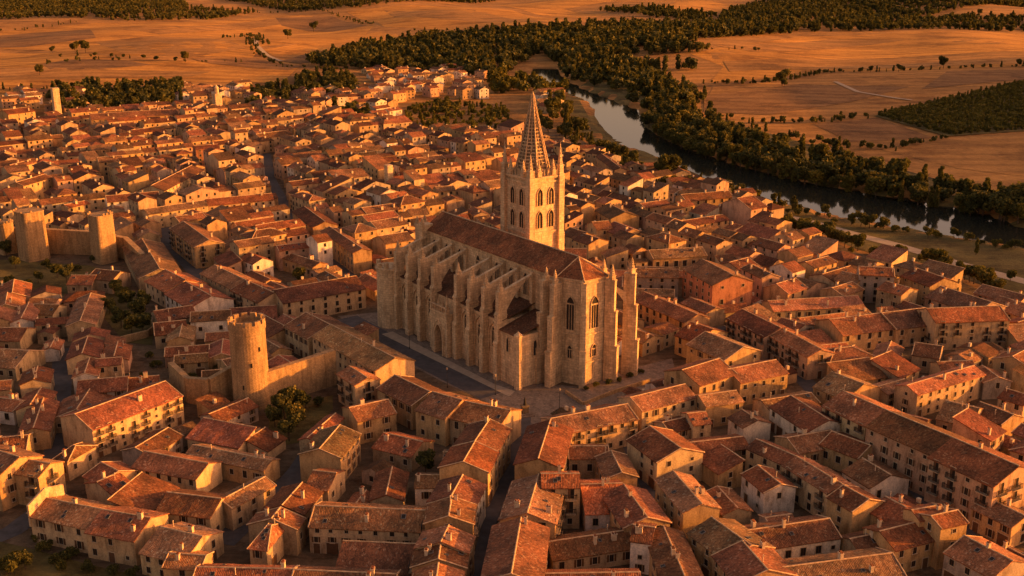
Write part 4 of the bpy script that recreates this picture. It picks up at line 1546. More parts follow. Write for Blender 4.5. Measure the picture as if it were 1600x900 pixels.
fill_blocks([(-40, 345), (-40, 208), (60, 205), (150, 185), (280, 178), (420, 170), (480, 172), (560, 196), (610, 205), (800, 205), (805, 330), (690, 328), (600, 400), (590, 428), (440, 440), (400, 440), (300, 400), (230, 372), (190, 340)], 37, 48, 22, 2.5, 5.6, 10.2)
fill_blocks([(870, 245), (950, 258), (1050, 300), (1140, 302), (1200, 335), (1310, 388), (1340, 415), (1430, 412), (1480, 440), (1610, 490), (1610, 540), (1480, 480), (1300, 500), (1170, 480), (1080, 400), (1000, 440), (880, 390), (860, 300)], 37, 42, 22, 2.5, 4.8, 8.4)
fill_blocks([(1000, 440), (1300, 500), (1620, 520), (1620, 900), (1480, 905), (1420, 800), (1150, 640), (1000, 560)], -48, 40, 23, 2, 4.0, 5.8)
fill_blocks([(-60, 470), (95, 470), (100, 560), (90, 700), (60, 760), (-60, 700)], -70, 30, 20, 6, 3.6, 5.0)
fill_blocks([(100, 440), (160, 450), (200, 540), (260, 600), (200, 640), (110, 660)], -70, 30, 20, 6, 3.4, 4.6)
fill_blocks([(210, 375), (260, 390), (420, 480), (420, 500), (330, 540), (250, 570), (215, 470)], -60, 30, 20, 5, 4.0, 5.5)
fill_blocks([(340, 370), (430, 330), (500, 400), (560, 430), (440, 445), (340, 410)], -53, 34, 22, 5, 5.0, 7.5)

def infill(pix, tries, Ls, Ws, Hs, tol=.03):
    P = [tuple(un(*p)[:2]) for p in pix]
    x0, x1 = min(p[0] for p in P), max(p[0] for p in P)
    y0, y1 = min(p[1] for p in P), max(p[1] for p in P)
    hands = [s for s in SPEC if s.get('hand')]
    for _ in range(tries):
        x, y = random.uniform(x0, x1), random.uniform(y0, y1)
        if not inpoly(x, y, P): continue
        i, j = int(y) - GY0, int(x) - GX0
        if not (0 <= i < OCC.shape[0] and 0 <= j < OCC.shape[1]) or OCC[i, j]: continue
        nb = min(hands, key=lambda s: (s['x'] - x) ** 2 + (s['y'] - y) ** 2)
        L, Wd = random.uniform(*Ls), random.uniform(*Ws)
        a = nb['a'] + random.choice([0, math.pi / 2])
        if free(x, y, a, L, Wd, tol, .2):
            add_spec(x, y, a, L, Wd, min(random.uniform(*Hs), nb['h'] * .9), c=pickc(), low=True, k=random.choices(['g', 's'], [82, 18])[0], p=random.uniform(.27, .42))
NEARP = [(-60, 440), (600, 420), (1000, 440), (1300, 440), (1680, 520), (1680, 940), (-60, 940)]
infill(NEARP, 5000, (11, 17), (6.5, 8.5), (3.4, 5.0))
infill(NEARP, 4000, (8, 12), (6, 8), (3.2, 4.8))
infill(NEARP, 3500, (5, 8), (4.5, 6), (2.4, 3.4))
FARP = [(-60, 345), (-60, 205), (250, 175), (470, 172), (600, 200), (800, 203), (950, 258), (1140, 300), (1340, 410), (1340, 440), (1000, 440), (600, 420), (400, 420)]
infill(FARP, 3000, (7, 12), (7, 9), (4.5, 6.5), .03)
infill(FARP, 2500, (5, 7), (4.5, 6), (3.0, 4.5), .03)
# the hamlet by the river woods
for k in range(420):
    px, py = random.choice([(random.uniform(565, 755), random.uniform(112, 156)), (random.uniform(565, 755), random.uniform(112, 156)), (random.uniform(560, 640), random.uniform(150, 190)), (random.uniform(460, 560), random.uniform(150, 172)), (random.uniform(845, 872), random.uniform(150, 176)), (random.uniform(280, 400), random.uniform(140, 165)), (random.uniform(15, 150), random.uniform(150, 182))])
    g = un(px, py)
    L, Wd = random.uniform(9, 15), random.uniform(8, 11)
    a = R(random.choice([-53, 37]) + random.uniform(-14, 14))
    if free(g[0], g[1], a, L + 2, Wd + 2, 0.0):
        add_spec(g[0], g[1], a, L, Wd, random.uniform(5, 7.5), c=random.choice(['cr', 'wh', 'oc', 'pk']), hamlet=True)

# ---- window parts shared between houses
def win_mesh(wd, ht, shutters):
    mb = MB()
    a, b = wd / 2, ht / 2
    mb.poly([(-a, -.012, -b), (a, -.012, -b), (a, -.012, b), (-a, -.012, b)], 0)
    f = .1
    for x0, z0, x1, z1 in ((-a - f, -b, -a, b), (a, -b, a + f, b), (-a - f, b, a + f, b + f)):
        mb.box(x0, -.07, z0, x1, -.004, z1, 1)
    mb.box(-a - .18, -.17, -b - .1, a + .18, -.004, -b, 1)
    mb.box(-.03, -.04, -b, .03, -.013, b, 2)
    if shutters:
        for sg in (-1, 1):
            xa, xb = sorted((sg * (a + .11), sg * (a + .11 + wd * .45)))
            mb.box(xa, -.09, -b, xb, -.03, b, 2)
    return mb.build("window", ['glass', 'frame', 'shutter'], None, False)
WIN = [win_mesh(.85, 1.15, False), win_mesh(.95, 1.5, False), win_mesh(.8, 1.35, True), win_mesh(.7, .75, False)]
def balc_mesh():
    mb = MB()
    a, b = .6, 1.05
    mb.poly([(-a, -.012, -b), (a, -.012, -b), (a, -.012, b), (-a, -.012, b)], 0)
    for x0, x1 in ((-a - .1, -a), (a, a + .1)):
        mb.box(x0, -.07, -b, x1, -.004, b, 1)
    mb.box(-a - .1, -.07, b, a + .1, -.004, b + .12, 1)
    mb.box(-1.1, -.85, -b - .16, 1.1, -.004, -b - .02, 1)
    for k in range(9):
        x = -1.06 + k * .265
        mb.box(x - .03, -.84, -b - .02, x + .03, -.78, -b + .95, 3)
    mb.box(-1.1, -.86, -b + .95, 1.1, -.76, -b + 1.02, 3)
    for sg in (-1, 1):
        for y in (-.6, -.35, -.1):
            mb.box(sg * 1.06 - .03, y - .03, -b - .02, sg * 1.06 + .03, y + .03, -b + .95, 3)
    mb.box(-a, -.05, -b, -a * .1, -.02, b, 2)
    return mb.build("balcony_window", ['glass', 'frame', 'shutter', 'iron'], None, False)
BALC = balc_mesh()
def door_mesh(wd=1.3, ht=2.2):
    mb = MB()
    mb.box(-wd / 2, -.05, 0.02, wd / 2, -.004, ht, 0)
    for x0, x1 in ((-wd / 2 - .15, -wd / 2), (wd / 2, wd / 2 + .15)):
        mb.box(x0, -.1, 0.02, x1, -.003, ht + .15, 1)
    mb.box(-wd / 2, -.1, ht, wd / 2, -.003, ht + .15, 1)
    return mb.build("door", ['shutter', 'frame'], None, False)
DOOR = [door_mesh(), door_mesh(2.4, 2.5)]
def chim_mesh(a, b, h):
    mb = MB()
    mb.box(-a, -b, -1.2, a, b, h, 0)
    mb.box(-a - .08, -b - .08, h, a + .08, b + .08, h + .12, 0)
    mb.box(-a * .8, -b * .8, h + .12, -a * .3, b * .8, h + .4, 1)
    mb.box(a * .3, -b * .8, h + .12, a * .8, b * .8, h + .4, 1)
    return mb.build("chimney", ['chim', 'roof'], None, False)
CHIM = [chim_mesh(.35, .3, .95), chim_mesh(.5, .32, 1.2), chim_mesh(.28, .28, 1.5)]

mb = MB(); mb.box(-.4, -.5, -.05, .4, .5, .08, 1); mb.poly([(-.32, -.42, .085), (.32, -.42, .085), (.32, .42, .085), (-.32, .42, .085)], 0)
SKYL = mb.build("skylight", ['glass', 'metal'], None, False)
mb = MB(); mb.frustum(0, 0, -.3, 1.3, .09, .09, 6); mb.frustum(0, 0, 1.3, 1.45, .17, .05, 6)
VENT = mb.build("vent_pipe", ['chim'], None, False)

def jitter_col(c, k=.12):
    f = 1 + random.uniform(-k, k)
    return tuple(min(.8, x * f * (1 + random.uniform(-.03, .03))) for x in c)

def wall_geo(mb, s, rough=True):
    L, Wd, h = s['L'], s['W'], s['h']
    x, y = L / 2, Wd / 2
    r = h + s.get('p', PITCH) * y
    B = [(-x, -y, -.3), (x, -y, -.3), (x, y, -.3), (-x, y, -.3)]
    T = [(-x, -y, h), (x, -y, h), (x, y, h), (-x, y, h)]
    if s['k'] == 's':
        T[2] = (x, y, h + .3 * Wd); T[3] = (-x, y, h + .3 * Wd)
    i = mb.pts(B + T)
    if s['k'] in 'hs':
        for k in range(4):
            k2 = (k + 1) % 4
            mb.face((i[k], i[k2], i[4 + k2], i[4 + k]))
    else:
        a, b = mb.pts([(-x, 0, r - .02), (x, 0, r - .02)])
        mb.face((i[0], i[1], i[5], i[4]))
        mb.face((i[2], i[3], i[7], i[6]))
        mb.face((i[1], i[2], i[6], b, i[5]))
        mb.face((i[3], i[0], i[4], a, i[7]))

def roof_geo(mb, s, mr=0, mm=1, fine=True):
    L, Wd, h = s['L'], s['W'], s['h']
    o = .38 if fine else .25
    x, y = L / 2 + (.16 if s['k'] == 'g' else o), Wd / 2 + o
    ez = h - s.get('p', PITCH) * o + .05
    rz = h + s.get('p', PITCH) * Wd / 2 + .07
    if s['k'] == 'h':
        hx = max(.4, L / 2 - Wd / 2 * .95)
        E = [(-x, -y, ez), (x, -y, ez), (x, y, ez), (-x, y, ez)]
        a, b = (-hx, 0, rz), (hx, 0, rz)
        mb.poly([E[0], E[1], b, a], mr); mb.poly([E[1], E[2], b], mr); mb.poly([E[2], E[3], a, b], mr); mb.poly([E[3], E[0], a], mr)
        mb.poly([(p[0], p[1], p[2] - .15) for p in E[::-1]], mr)
        for k in range(4):
            p, q = E[k], E[(k + 1) % 4]
            mb.poly([(p[0], p[1], p[2] - .15), (q[0], q[1], q[2] - .15), q, p], mr)
        if fine:
            for p in E:
                q = a if p[0] < 0 else b
                strip(mb, q, p, .14, mm)
            strip(mb, a, b, .15, mm)
        return
    if s['k'] == 's':
        ez, rz = h - .3 * o + .06, h + .3 * (Wd + .2) + .06
        if fine:
            roof_grid(mb, (-x, y - .18, rz), (x, y - .18, rz), (x, -y, ez), (-x, -y, ez), max(3, int(L / 1.3)), max(3, int(Wd / 1.3)), .05, mr)
            strip(mb, (-x, y - .18, rz), (x, y - .18, rz), .16, mm)
        else:
            mb.poly([(-x, -y, ez), (x, -y, ez), (x, y - .1, rz), (-x, y - .1, rz)], mr)
        return
    if fine:
        nu = max(3, int(L / 1.3)); nv = max(3, int(y / 1.3))
        roof_grid(mb, (-x, 0, rz), (x, 0, rz), (x, -y, ez), (-x, -y, ez), nu, nv, .05, mr)
        roof_grid(mb, (x, 0, rz), (-x, 0, rz), (-x, y, ez), (x, y, ez), nu, nv, .05, mr)
        strip(mb, (-x - .02, 0, rz + .02), (x + .02, 0, rz + .02), .17, mm)
        if random.random() < .55:
            for sx in (-1, 1):
                if random.random() < .7:
                    for sy in (-1, 1):
                        strip(mb, (sx * (x - .1), 0, rz + .0), (sx * (x - .1), sy * y, ez + .0), .15, mm)
    else:
        mb.poly([(-x, -y, ez), (x, -y, ez), (x, 0, rz), (-x, 0, rz)], mr)
        mb.poly([(x, y, ez), (-x, y, ez), (-x, 0, rz), (x, 0, rz)], mr)

def strip(mb, p, q, r, m):
    p, q = np.array(p, float), np.array(q, float)
    d = (q - p) / np.linalg.norm(q - p)
    sd = np.cross(d, (0, 0, 1)); sd /= max(1e-6, np.linalg.norm(sd))
    up = np.cross(sd, d)
    A = [p - sd * r - up * .06, p + sd * r - up * .06, p + sd * r * .45 + up * .09, p - sd * r * .45 + up * .09]
    B = [x + (q - p) for x in A]
    mb.hexa([tuple(x) for x in A][::-1], [tuple(x) for x in B][::-1], m)

NWIN = [0]
def openings(s, root, wall):
    """windows and doors, each its own part, on the walls that stand free"""
    ca, sa = math.cos(s['a']), math.sin(s['a'])
    st = s.get('n') or max(1, round(s['h'] / 2.7))
    low = s.get('low')
    if st >= 3 and s['d'] < 360 and random.random() < .35: s['balc'] = True
    near = s['d'] < 330
    sides = [(0, -1, s['L'], s['W'] / 2, 0.0), (1, 0, s['W'], s['L'] / 2, math.pi / 2), (0, 1, s['L'], s['W'] / 2, math.pi), (-1, 0, s['W'], s['L'] / 2, -math.pi / 2)]
    cnt = 0
    for nx, ny, ln, off, rz in sides:
        wx, wy = nx * ca - ny * sa, nx * sa + ny * ca
        toc = -(wx * s['x'] + wy * s['y']) / s['d']
        if toc < -0.25:
            continue
        gable = nx != 0
        if gable and s['k'] == 'g' and random.random() < (.5 if not low else .8):
            if not s.get('gwin'):
                continue
        step = random.uniform(2.5, 3.3) if near else random.uniform(3.0, 4.0)
        if gable: step *= 1.3
        nc = int((ln - 1.2) / step)
        if nc < 1: 
            if ln > 3 and not gable: nc = 1
            else: continue
        wm = random.choice([0, 0, 1, 2]) if near else random.choice([0, 1])
        sh = s['h'] / st
        blank = low and random.random() < .4
        if blank: continue
        for r_ in range(st):
            z = (r_ + .56) * sh
            top = r_ == st - 1
            for k in range(nc):
                u = -ln / 2 + ln * (k + .5) / nc + random.uniform(-.18, .18)
                if random.random() < (.07 if not gable else .25): continue
                # local frame of this wall: outward normal n, along t
                tx, ty = -ny, nx
                lx, ly = nx * (off + .004) + tx * u, ny * (off + .004) + ty * u
                gx, gy = s['x'] + (lx + nx * .9) * ca - (ly + ny * .9) * sa, s['y'] + (lx + nx * .9) * sa + (ly + ny * .9) * ca
                hz = hm_at(gx, gy)
                if hz > z + .2: continue
                if r_ == 0 and st > 1 and near and random.random() < .38:
                    o = obj("door", DOOR[1 if random.random() < .3 else 0], root, (lx, ly, 0), rz)
                else:
                    me = WIN[wm if random.random() < .78 else random.randrange(4)]
                    if top and st > 2: me = WIN[random.choice([0, 3])]
                    if s.get('balc') and 0 < r_ and (k % 3) != 2: me = BALC
                    if not near and not s.get('balc') and sh < 2.3: me = WIN[3]
                    o = obj(me.name.split('.')[0], me, root, (lx, ly, z), rz)
                    sc = min(1.15, sh / 2.15)
                    if s.get('big'): sc = 1.5
                    o.scale = (max(.8, sc) * random.uniform(.9, 1.12), 1, sc * random.uniform(.92, 1.08))
                cnt += 1
                if cnt >= 90: return

def make_house(s):
    nm = 'house'
    root = empty(nm, (s['x'], s['y'], 0), s['a'])
    wb = MB(); wb.tint = jitter_col(CLR[s['c']])
    wall_geo(wb, s)
    if s.get('parapet'):
        # raised party wall at one end
        x = -s['L'] / 2; y = s['W'] / 2; h = s['h']; r = h + s.get('p', PITCH) * y
        for sy in (-1, 1):
            P = [(x - .35, 0), (x + .1, 0), (x + .1, sy * (y + .2)), (x - .35, sy * (y + .2))]
            if sy < 0: P = P[::-1]
            wb.hexa([(a, b, h * .6) for a, b in P], [(a, b, r + 2.3 - abs(b) * s.get('p', PITCH) * .9) for a, b in P])
    wall = wb.build("wall", ['wall'], root)
    rb = MB()
    v = random.choice([.62, .74, .86, 1.0, 1.1, 1.25]) * random.uniform(.92, 1.08)
    if s['d'] > 380: v *= .72  # far roofs darkened in colour to look unlit
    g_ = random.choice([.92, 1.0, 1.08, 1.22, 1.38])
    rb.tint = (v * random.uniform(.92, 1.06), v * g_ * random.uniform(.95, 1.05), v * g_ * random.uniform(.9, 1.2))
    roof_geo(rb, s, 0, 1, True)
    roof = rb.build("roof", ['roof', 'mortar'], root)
    openings(s, root, wall)
    nch = 0 if s.get('low') and random.random() < .75 else random.choice([0, 1, 1, 2]) + (1 if s['L'] > 18 else 0)
    for _ in range(nch):
        u = random.uniform(-.42, .42) * s['L']
        v_ = random.uniform(-.38, .38) * s['W']
        if s['k'] == 'h': u *= .5
        z = s['h'] + s.get('p', PITCH) * (s['W'] / 2 - abs(v_)) + .05
        if s['k'] == 's': z = s['h'] + .3 * (v_ + s['W'] / 2)
        o = obj("chimney", random.choice(CHIM), roof, (u, v_, z), random.choice([0, math.pi / 2]))
    s['chim'] = nch
    if s['k'] != 's' and s['d'] < 420 and random.random() < .6:
        for _ in range(random.choice([1, 1, 2, 3])):
            sg = random.choice([-1, -1, 1])
            u, f = random.uniform(-.4, .4) * s['L'] * (.5 if s['k'] == 'h' else 1), random.uniform(.25, .8)
            o = obj("skylight", SKYL, roof, (u, sg * f * s['W'] / 2, s['h'] + s.get('p', PITCH) * s['W'] / 2 * (1 - f) + .13))
            o.rotation_euler = (-sg * math.atan(s.get('p', PITCH)), 0, 0)
            o.scale = (random.uniform(.7, 1.2),) * 3
    if s['k'] != 's' and s['d'] < 420 and random.random() < .4:
        u, v_ = random.uniform(-.45, .45) * s['L'] * (.5 if s['k'] == 'h' else 1), random.uniform(-.3, .3) * s['W']
        obj("vent_pipe", VENT, roof, (u, v_, s['h'] + s.get('p', PITCH) * (s['W'] / 2 - abs(v_)) + .05))
    return root

SPEC = [s for s in SPEC if -70 < s['px'][0] < 1670 and s['px'][1] < 930]
SPEC.sort(key=lambda s: -(s['area'] * (3 if s.get('hand') else 1)))
NEARH, FARH = SPEC[:300], SPEC[300:]
print("houses", len(SPEC), "hand", sum(1 for s in SPEC if s.get('hand')))

# ---- labels: each house is told apart by its own look and the way to it from a marked building
LMS = [(s['lm'], s['x'], s['y']) for s in NEARH if s.get('lm')]
def fix(px, py, nm):
    g = un(px, py); LMS.append((nm, g[0], g[1]))
fix(390, 640, 'the round castle tower'); fix(160, 412, 'the end tower of the town wall'); fix(48, 408, 'the broad wall tower')
fix(820, 645, 'the plaza monument'); fix(608, 306, 'the stone belfry'); fix(690, 560, 'the cathedral portal'); fix(945, 600, 'the cathedral apse')
fix(846, 390, 'the cathedral spire'); fix(89, 184, 'the slim lone tower'); fix(340, 180, 'the lantern church tower'); fix(615, 510, 'the cathedral round turret')
SEENL = {}
def where(x, y, maxn=None):
    """the nearest marked building and which way from it"""
    best = min((l for l in LMS if math.hypot(l[1] - x, l[2] - y) > 1.0), key=lambda l: math.hypot(l[1] - x, l[2] - y))
    p, q = project(x, y, 0), project(best[1], best[2], 0)
    dx, dy = p[0] - q[0], (p[1] - q[1]) * 1.6
    if abs(dx) > abs(dy):
        w_ = 'riverwards of' if dx > 0 else 'castlewards of' if p[0] > 400 and best[0] != 'the round castle tower' else 'outwards of'
    else:
        w_ = 'in front of' if dy > 0 else 'behind'
    return w_, best[0], math.hypot(best[1] - x, best[2] - y)
ORD = ['first', 'second', 'third', 'fourth', 'fifth', 'sixth', 'seventh', 'eighth', 'ninth', 'tenth', 'eleventh', 'twelfth', 'thirteenth', 'fourteenth', 'fifteenth', 'sixteenth', 'seventeenth', 'eighteenth', 'nineteenth', 'twentieth']
def short(nm):
    return nm

def label_all(items, describe):
    """items: (object, x, y, adjectives, noun)"""
    groups = {}
    for it in items:
        w_, lm, d = where(it[1], it[2])
        groups.setdefault((w_, lm, it[3]), []).append((d, it))
    for (w_, lm, adj), L in groups.items():
        L.sort(key=lambda e: e[0])
        for k, (d, it) in enumerate(L):
            o_ = '' if len(L) == 1 else ORD[min(k, 19)] + ' '
            lab = f"{o_}{adj} {it[4]} {w_} {lm}"
            n_ = len(lab.split())
            if n_ < 15 and k == 0 and len(L) > 1:
                lab += ', nearest it' if n_ < 14 else ''
            if n_ > 16:
                print('LONG', lab)
            it[0]['label'] = lab

todo = []
for s in NEARH:
    r_ = make_house(s)
    r_['category'] = 'house'
    r_['group'] = 'houses of the old town'
    if s.get('lab'):
        r_['label'] = s['lab']
        continue
    size = 'low' if s['h'] < 4.2 else ('tall' if s['h'] > 7.9 else ('long' if s['L'] > 15 else ('small' if s['L'] < 8 else '')))
    roof = {'h': 'hip-roofed', 's': 'single-slope'}.get(s['k'], '')
    adj = ' '.join(a for a in (size, CNAME[s['c']], roof) if a)
    todo.append((r_, s['x'], s['y'], adj, 'house'))
label_all(todo, None)

# the rest of the far town reads as one carpet of roofs
mb = MB()
for s in FARH:
    t = MB()
    ca, sa = math.cos(s['a']), math.sin(s['a'])
    t.cur = 0; t.tint = jitter_col(CLR[s['c']])
    wall_geo(t, s)
    v = random.choice([.36, .46, .56, .68, .8, 1.0]) * random.uniform(.92, 1.08)  # darker tones again, unlit look put into the roof colour
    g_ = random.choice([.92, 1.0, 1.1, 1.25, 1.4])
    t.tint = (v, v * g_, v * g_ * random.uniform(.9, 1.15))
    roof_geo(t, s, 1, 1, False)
    t.tint = (1, 1, 1)
    # small dark openings with surrounds on the two visible sides
    for nx, ny, ln, off in ((0, -1, s['L'], s['W'] / 2), (1, 0, s['W'], s['L'] / 2), (-1, 0, s['W'], s['L'] / 2)):
        wx, wy = nx * ca - ny * sa, nx * sa + ny * ca
        if -(wx * s['x'] + wy * s['y']) / s['d'] < 0: continue
        if nx and random.random() < .45: continue
        st = max(1, round(s['h'] / 2.8)); nc = max(1, int(ln / 3.2))
        for r_ in range(st):
            for k in range(nc):
                if random.random() < .25: continue
                u = -ln / 2 + ln * (k + .5) / nc
                z = (r_ + .55) * s['h'] / st
                tx, ty = -ny, nx
                c = (nx * (off + .02) + tx * u, ny * (off + .02) + ty * u)
                a_, b_ = .5, .65
                P = [(c[0] - tx * a_, c[1] - ty * a_, z - b_), (c[0] + tx * a_, c[1] + ty * a_, z - b_), (c[0] + tx * a_, c[1] + ty * a_, z + b_), (c[0] - tx * a_, c[1] - ty * a_, z + b_)]
                t.poly(P, 2)
                q = [(c[0] - tx * .6, c[1] - ty * .6), (c[0] + tx * .6, c[1] + ty * .6), (c[0] + tx * .6 + nx * .12, c[1] + ty * .6 + ny * .12), (c[0] - tx * .6 + nx * .12, c[1] - ty * .6 + ny * .12)]
                t.hexa([(x, y, z - b_ - .1) for x, y in q], [(x, y, z - b_) for x, y in q], 3)
    if random.random() < .7:
        u, v_ = random.uniform(-.4, .4) * s['L'], random.uniform(-.3, .3) * s['W']
        z = s['h'] + PITCH * (s['W'] / 2 - abs(v_))
        t.box(u - .4, v_ - .35, z - .5, u + .4, v_ + .35, z + 1.1, 3)
    base = len(mb.v)
    mb.v.extend([(s['x'] + x * ca - y * sa, s['y'] + x * sa + y * ca, z + terr(s['x'], s['y']) * 0) for x, y, z in t.v])
    mb.f.extend([tuple(i + base for i in f) for f in t.f])
    mb.m.extend(t.m); mb.t.extend(t.t)
o = mb.build("far_town_houses", ['wall', 'roof', 'glass', 'chim'])
tag(o, "carpet of small tiled houses in the far town behind the cathedral", "far houses", None, 'stuff')

# ---------------------------------------------------------------- trees
def crown_arrays(n, lobes, size, seed, squash=1.0):
    """leaf clumps as small bent quads spread through a set of lobes; returns verts, faces, tone"""
    g = np.random.default_rng(seed)
    k = g.integers(0, len(lobes), n)
    Lb = np.array(lobes)[k]
    d = g.normal(size=(n, 3)); d /= np.linalg.norm(d, axis=1)[:, None]
    r = g.uniform(0.45, 1.0, n) ** 0.6 * g.uniform(.86, 1.12, n)
    c = Lb[:, :3] + d * Lb[:, 3:4] * r[:, None] * np.array([1, 1, squash])
    nrm = d * .55 + g.normal(size=(n, 3)) * .6; nrm /= np.linalg.norm(nrm, axis=1)[:, None]
    a = np.cross(nrm, g.normal(size=(n, 3))); a /= np.linalg.norm(a, axis=1)[:, None]
    b = np.cross(nrm, a)
    s_ = size * g.uniform(.6, 1.35, n)[:, None]
    bend = nrm * s_ * .35
    V = np.stack([c - a * s_ - b * s_ * .7, c + a * s_ * .8 - b * s_ + bend, c + a * s_ + b * s_ * .7, c - a * s_ * .8 + b * s_ - bend], 1).reshape(-1, 3)
    tone = np.clip(g.beta(2.2, 2.6, n) + (g.uniform(size=len(lobes))[k] - .5) * .35, 0, 1)
    return V, tone

def mesh_quads(name, V, tone, m):
    me = bpy.data.meshes.new(name)
    nq = len(V) // 4
    me.vertices.add(len(V)); me.vertices.foreach_set("co", V.astype(np.float32).ravel())
    me.loops.add(nq * 4); me.loops.foreach_set("vertex_index", np.arange(nq * 4, dtype=np.int32))
    me.polygons.add(nq)
    me.polygons.foreach_set("loop_start", np.arange(0, nq * 4, 4, dtype=np.int32))
    me.materials.append(M[m])
    at = me.attributes.new("tint", 'FLOAT_COLOR', 'FACE')
    c = np.ones((nq, 4), dtype=np.float32); c[:, :3] = tone[:, None]
    at.data.foreach_set("color", c.ravel())
    me.update(calc_edges=True)
    me.validate()
    return me

def lobes_broad(g, h):
    L = [(0, 0, h * .62, h * .27)]
    for k in range(8):
        a = g.uniform(0, 6.28)
        q = g.uniform(.12, .27) * h
        L.append((q * math.cos(a), q * math.sin(a), h * g.uniform(.38, .84), h * g.uniform(.11, .2)))
    return L
def lobes_poplar(g, h):
    return [(g.uniform(-.03, .03) * h, g.uniform(-.03, .03) * h, h * (.2 + .09 * k), h * (.12 - .004 * k * k * .22)) for k in range(9)]
def lobes_bush(g, h):
    L = []
    for k in range(6):
        a = g.uniform(0, 6.28); q = g.uniform(0, .5) * h
        L.append((q * math.cos(a), q * math.sin(a), h * g.uniform(.35, .62), h * g.uniform(.24, .38)))
    return L

def trunk_mesh(h, seed, kind):
    g = np.random.default_rng(seed)
    mb = MB()
    hh = h * (.5 if kind != 'poplar' else .75)
    r0 = h * .022
    prev = (0, 0, -.3)
    n = 7
    rings = []
    for k in range(5):
        t = k / 4
        x, y = g.uniform(-.015, .015) * h * t, g.uniform(-.015, .015) * h * t
        rings.append(mb.pts([(x + r0 * (1.3 - t) * math.cos(q * 6.283 / n), y + r0 * (1.3 - t) * math.sin(q * 6.283 / n), -.3 + (hh + .3) * t) for q in range(n)]))
    for a, b in zip(rings[:-1], rings[1:]):
        for q in range(n):
            mb.face((a[q], a[(q + 1) % n], b[(q + 1) % n], b[q]))
    for k in range(5):
        a = g.uniform(0, 6.28); z0 = hh * g.uniform(.45, .85)
        p = np.array((0, 0, z0)); q = np.array((math.cos(a) * h * .2, math.sin(a) * h * .2, z0 + h * .2))
        d = (q - p) / np.linalg.norm(q - p); sd = np.cross(d, (0, 0, 1)); sd /= np.linalg.norm(sd); up = np.cross(sd, d)
        A = [p + (sd * math.cos(w_) + up * math.sin(w_)) * r0 * .5 for w_ in (0, 2.1, 4.2)]
        B = [q + (sd * math.cos(w_) + up * math.sin(w_)) * r0 * .15 for w_ in (0, 2.1, 4.2)]
        mb.hexa([tuple(v) for v in A], [tuple(v) for v in B])
    return mb.build("trunk", ['bark'], None, False)

TREES = {}
for kind, fn, nl, sz in (('broad', lobes_broad, 2300, .30), ('poplar', lobes_poplar, 1700, .27), ('bush', lobes_bush, 900, .24)):
    for leaf in ('leafd', 'leafy'):
        vs_ = []
        for q in range(3):
            g = np.random.default_rng(q * 17 + len(kind))
            hh = {'broad': 10.0, 'poplar': 13.0, 'bush': 3.5}[kind]
            V, tone = crown_arrays(nl, fn(g, hh), sz * {'broad': 1.0, 'poplar': 1.0, 'bush': .75}[kind], 100 + q + len(kind))
            vs_.append((mesh_quads("crown", V, tone, leaf), trunk_mesh(hh, q, kind), hh))
        TREES[(kind, leaf)] = vs_

TREE_TODO = []
def tree(x, y, h, kind='broad', leaf='leafd', z=None, nm=None):
    me, tm, hh = random.choice(TREES[(kind, leaf)])
    z = terr(x, y) if z is None else z
    name = {'broad': 'tree', 'poplar': 'poplar_tree', 'bush': 'bush'}[kind]
    r_ = empty(name, (x, y, z), random.uniform(0, 6.28))
    s_ = h / hh
    r_.scale = (s_ * random.uniform(.9, 1.15), s_ * random.uniform(.9, 1.15), s_)
    obj("crown", me, r_)
    if kind != 'bush':
        obj("trunk", tm, r_)
    else:
        obj("stem", tm, r_).scale = (1, 1, .6)
    r_['category'] = 'bush' if kind == 'bush' else 'tree'
    col = 'dark green' if leaf == 'leafd' else 'yellowish'
    size = {'broad': 'tall' if h > 10 else ('round' if h > 6 else 'small'), 'poplar': 'slender', 'bush': 'low'}[kind]
    r_['group'] = 'bushes of the town and riverbank' if kind == 'bush' else 'trees of the town and riverbank'
    TREE_TODO.append((r_, x, y, f"{size} {col}", {'broad': 'tree', 'poplar': 'poplar', 'bush': 'bush'}[kind]))
    return r_

def tpx(px, py, h, kind='broad', leaf='leafd'):
    g = gp(px, py)
    tree(g[0], g[1], h, kind, leaf)

fixes = LMS
def fixr(px, py, nm):
    g = gp(px, py); LMS.append((nm, g[0], g[1]))
fixr(1047, 275, 'the big round tree on the near bank'); fixr(1270, 348, 'the first bend of the riverside road'); fixr(1560, 428, 'the far end of the riverside road')
fixr(1000, 180, 'the head of the open river reach'); fixr(1400, 318, 'the dark middle reach of the river'); fixr(1560, 345, 'the bright pool of the river')
fixr(200, 500, 'the walled garden'); fixr(60, 870, 'the corner garden'); fixr(1474, 105, 'the lone round field tree'); fixr(135, 82, 'the pair of field trees'); fixr(1230, 300, 'the narrow middle reach of the river')

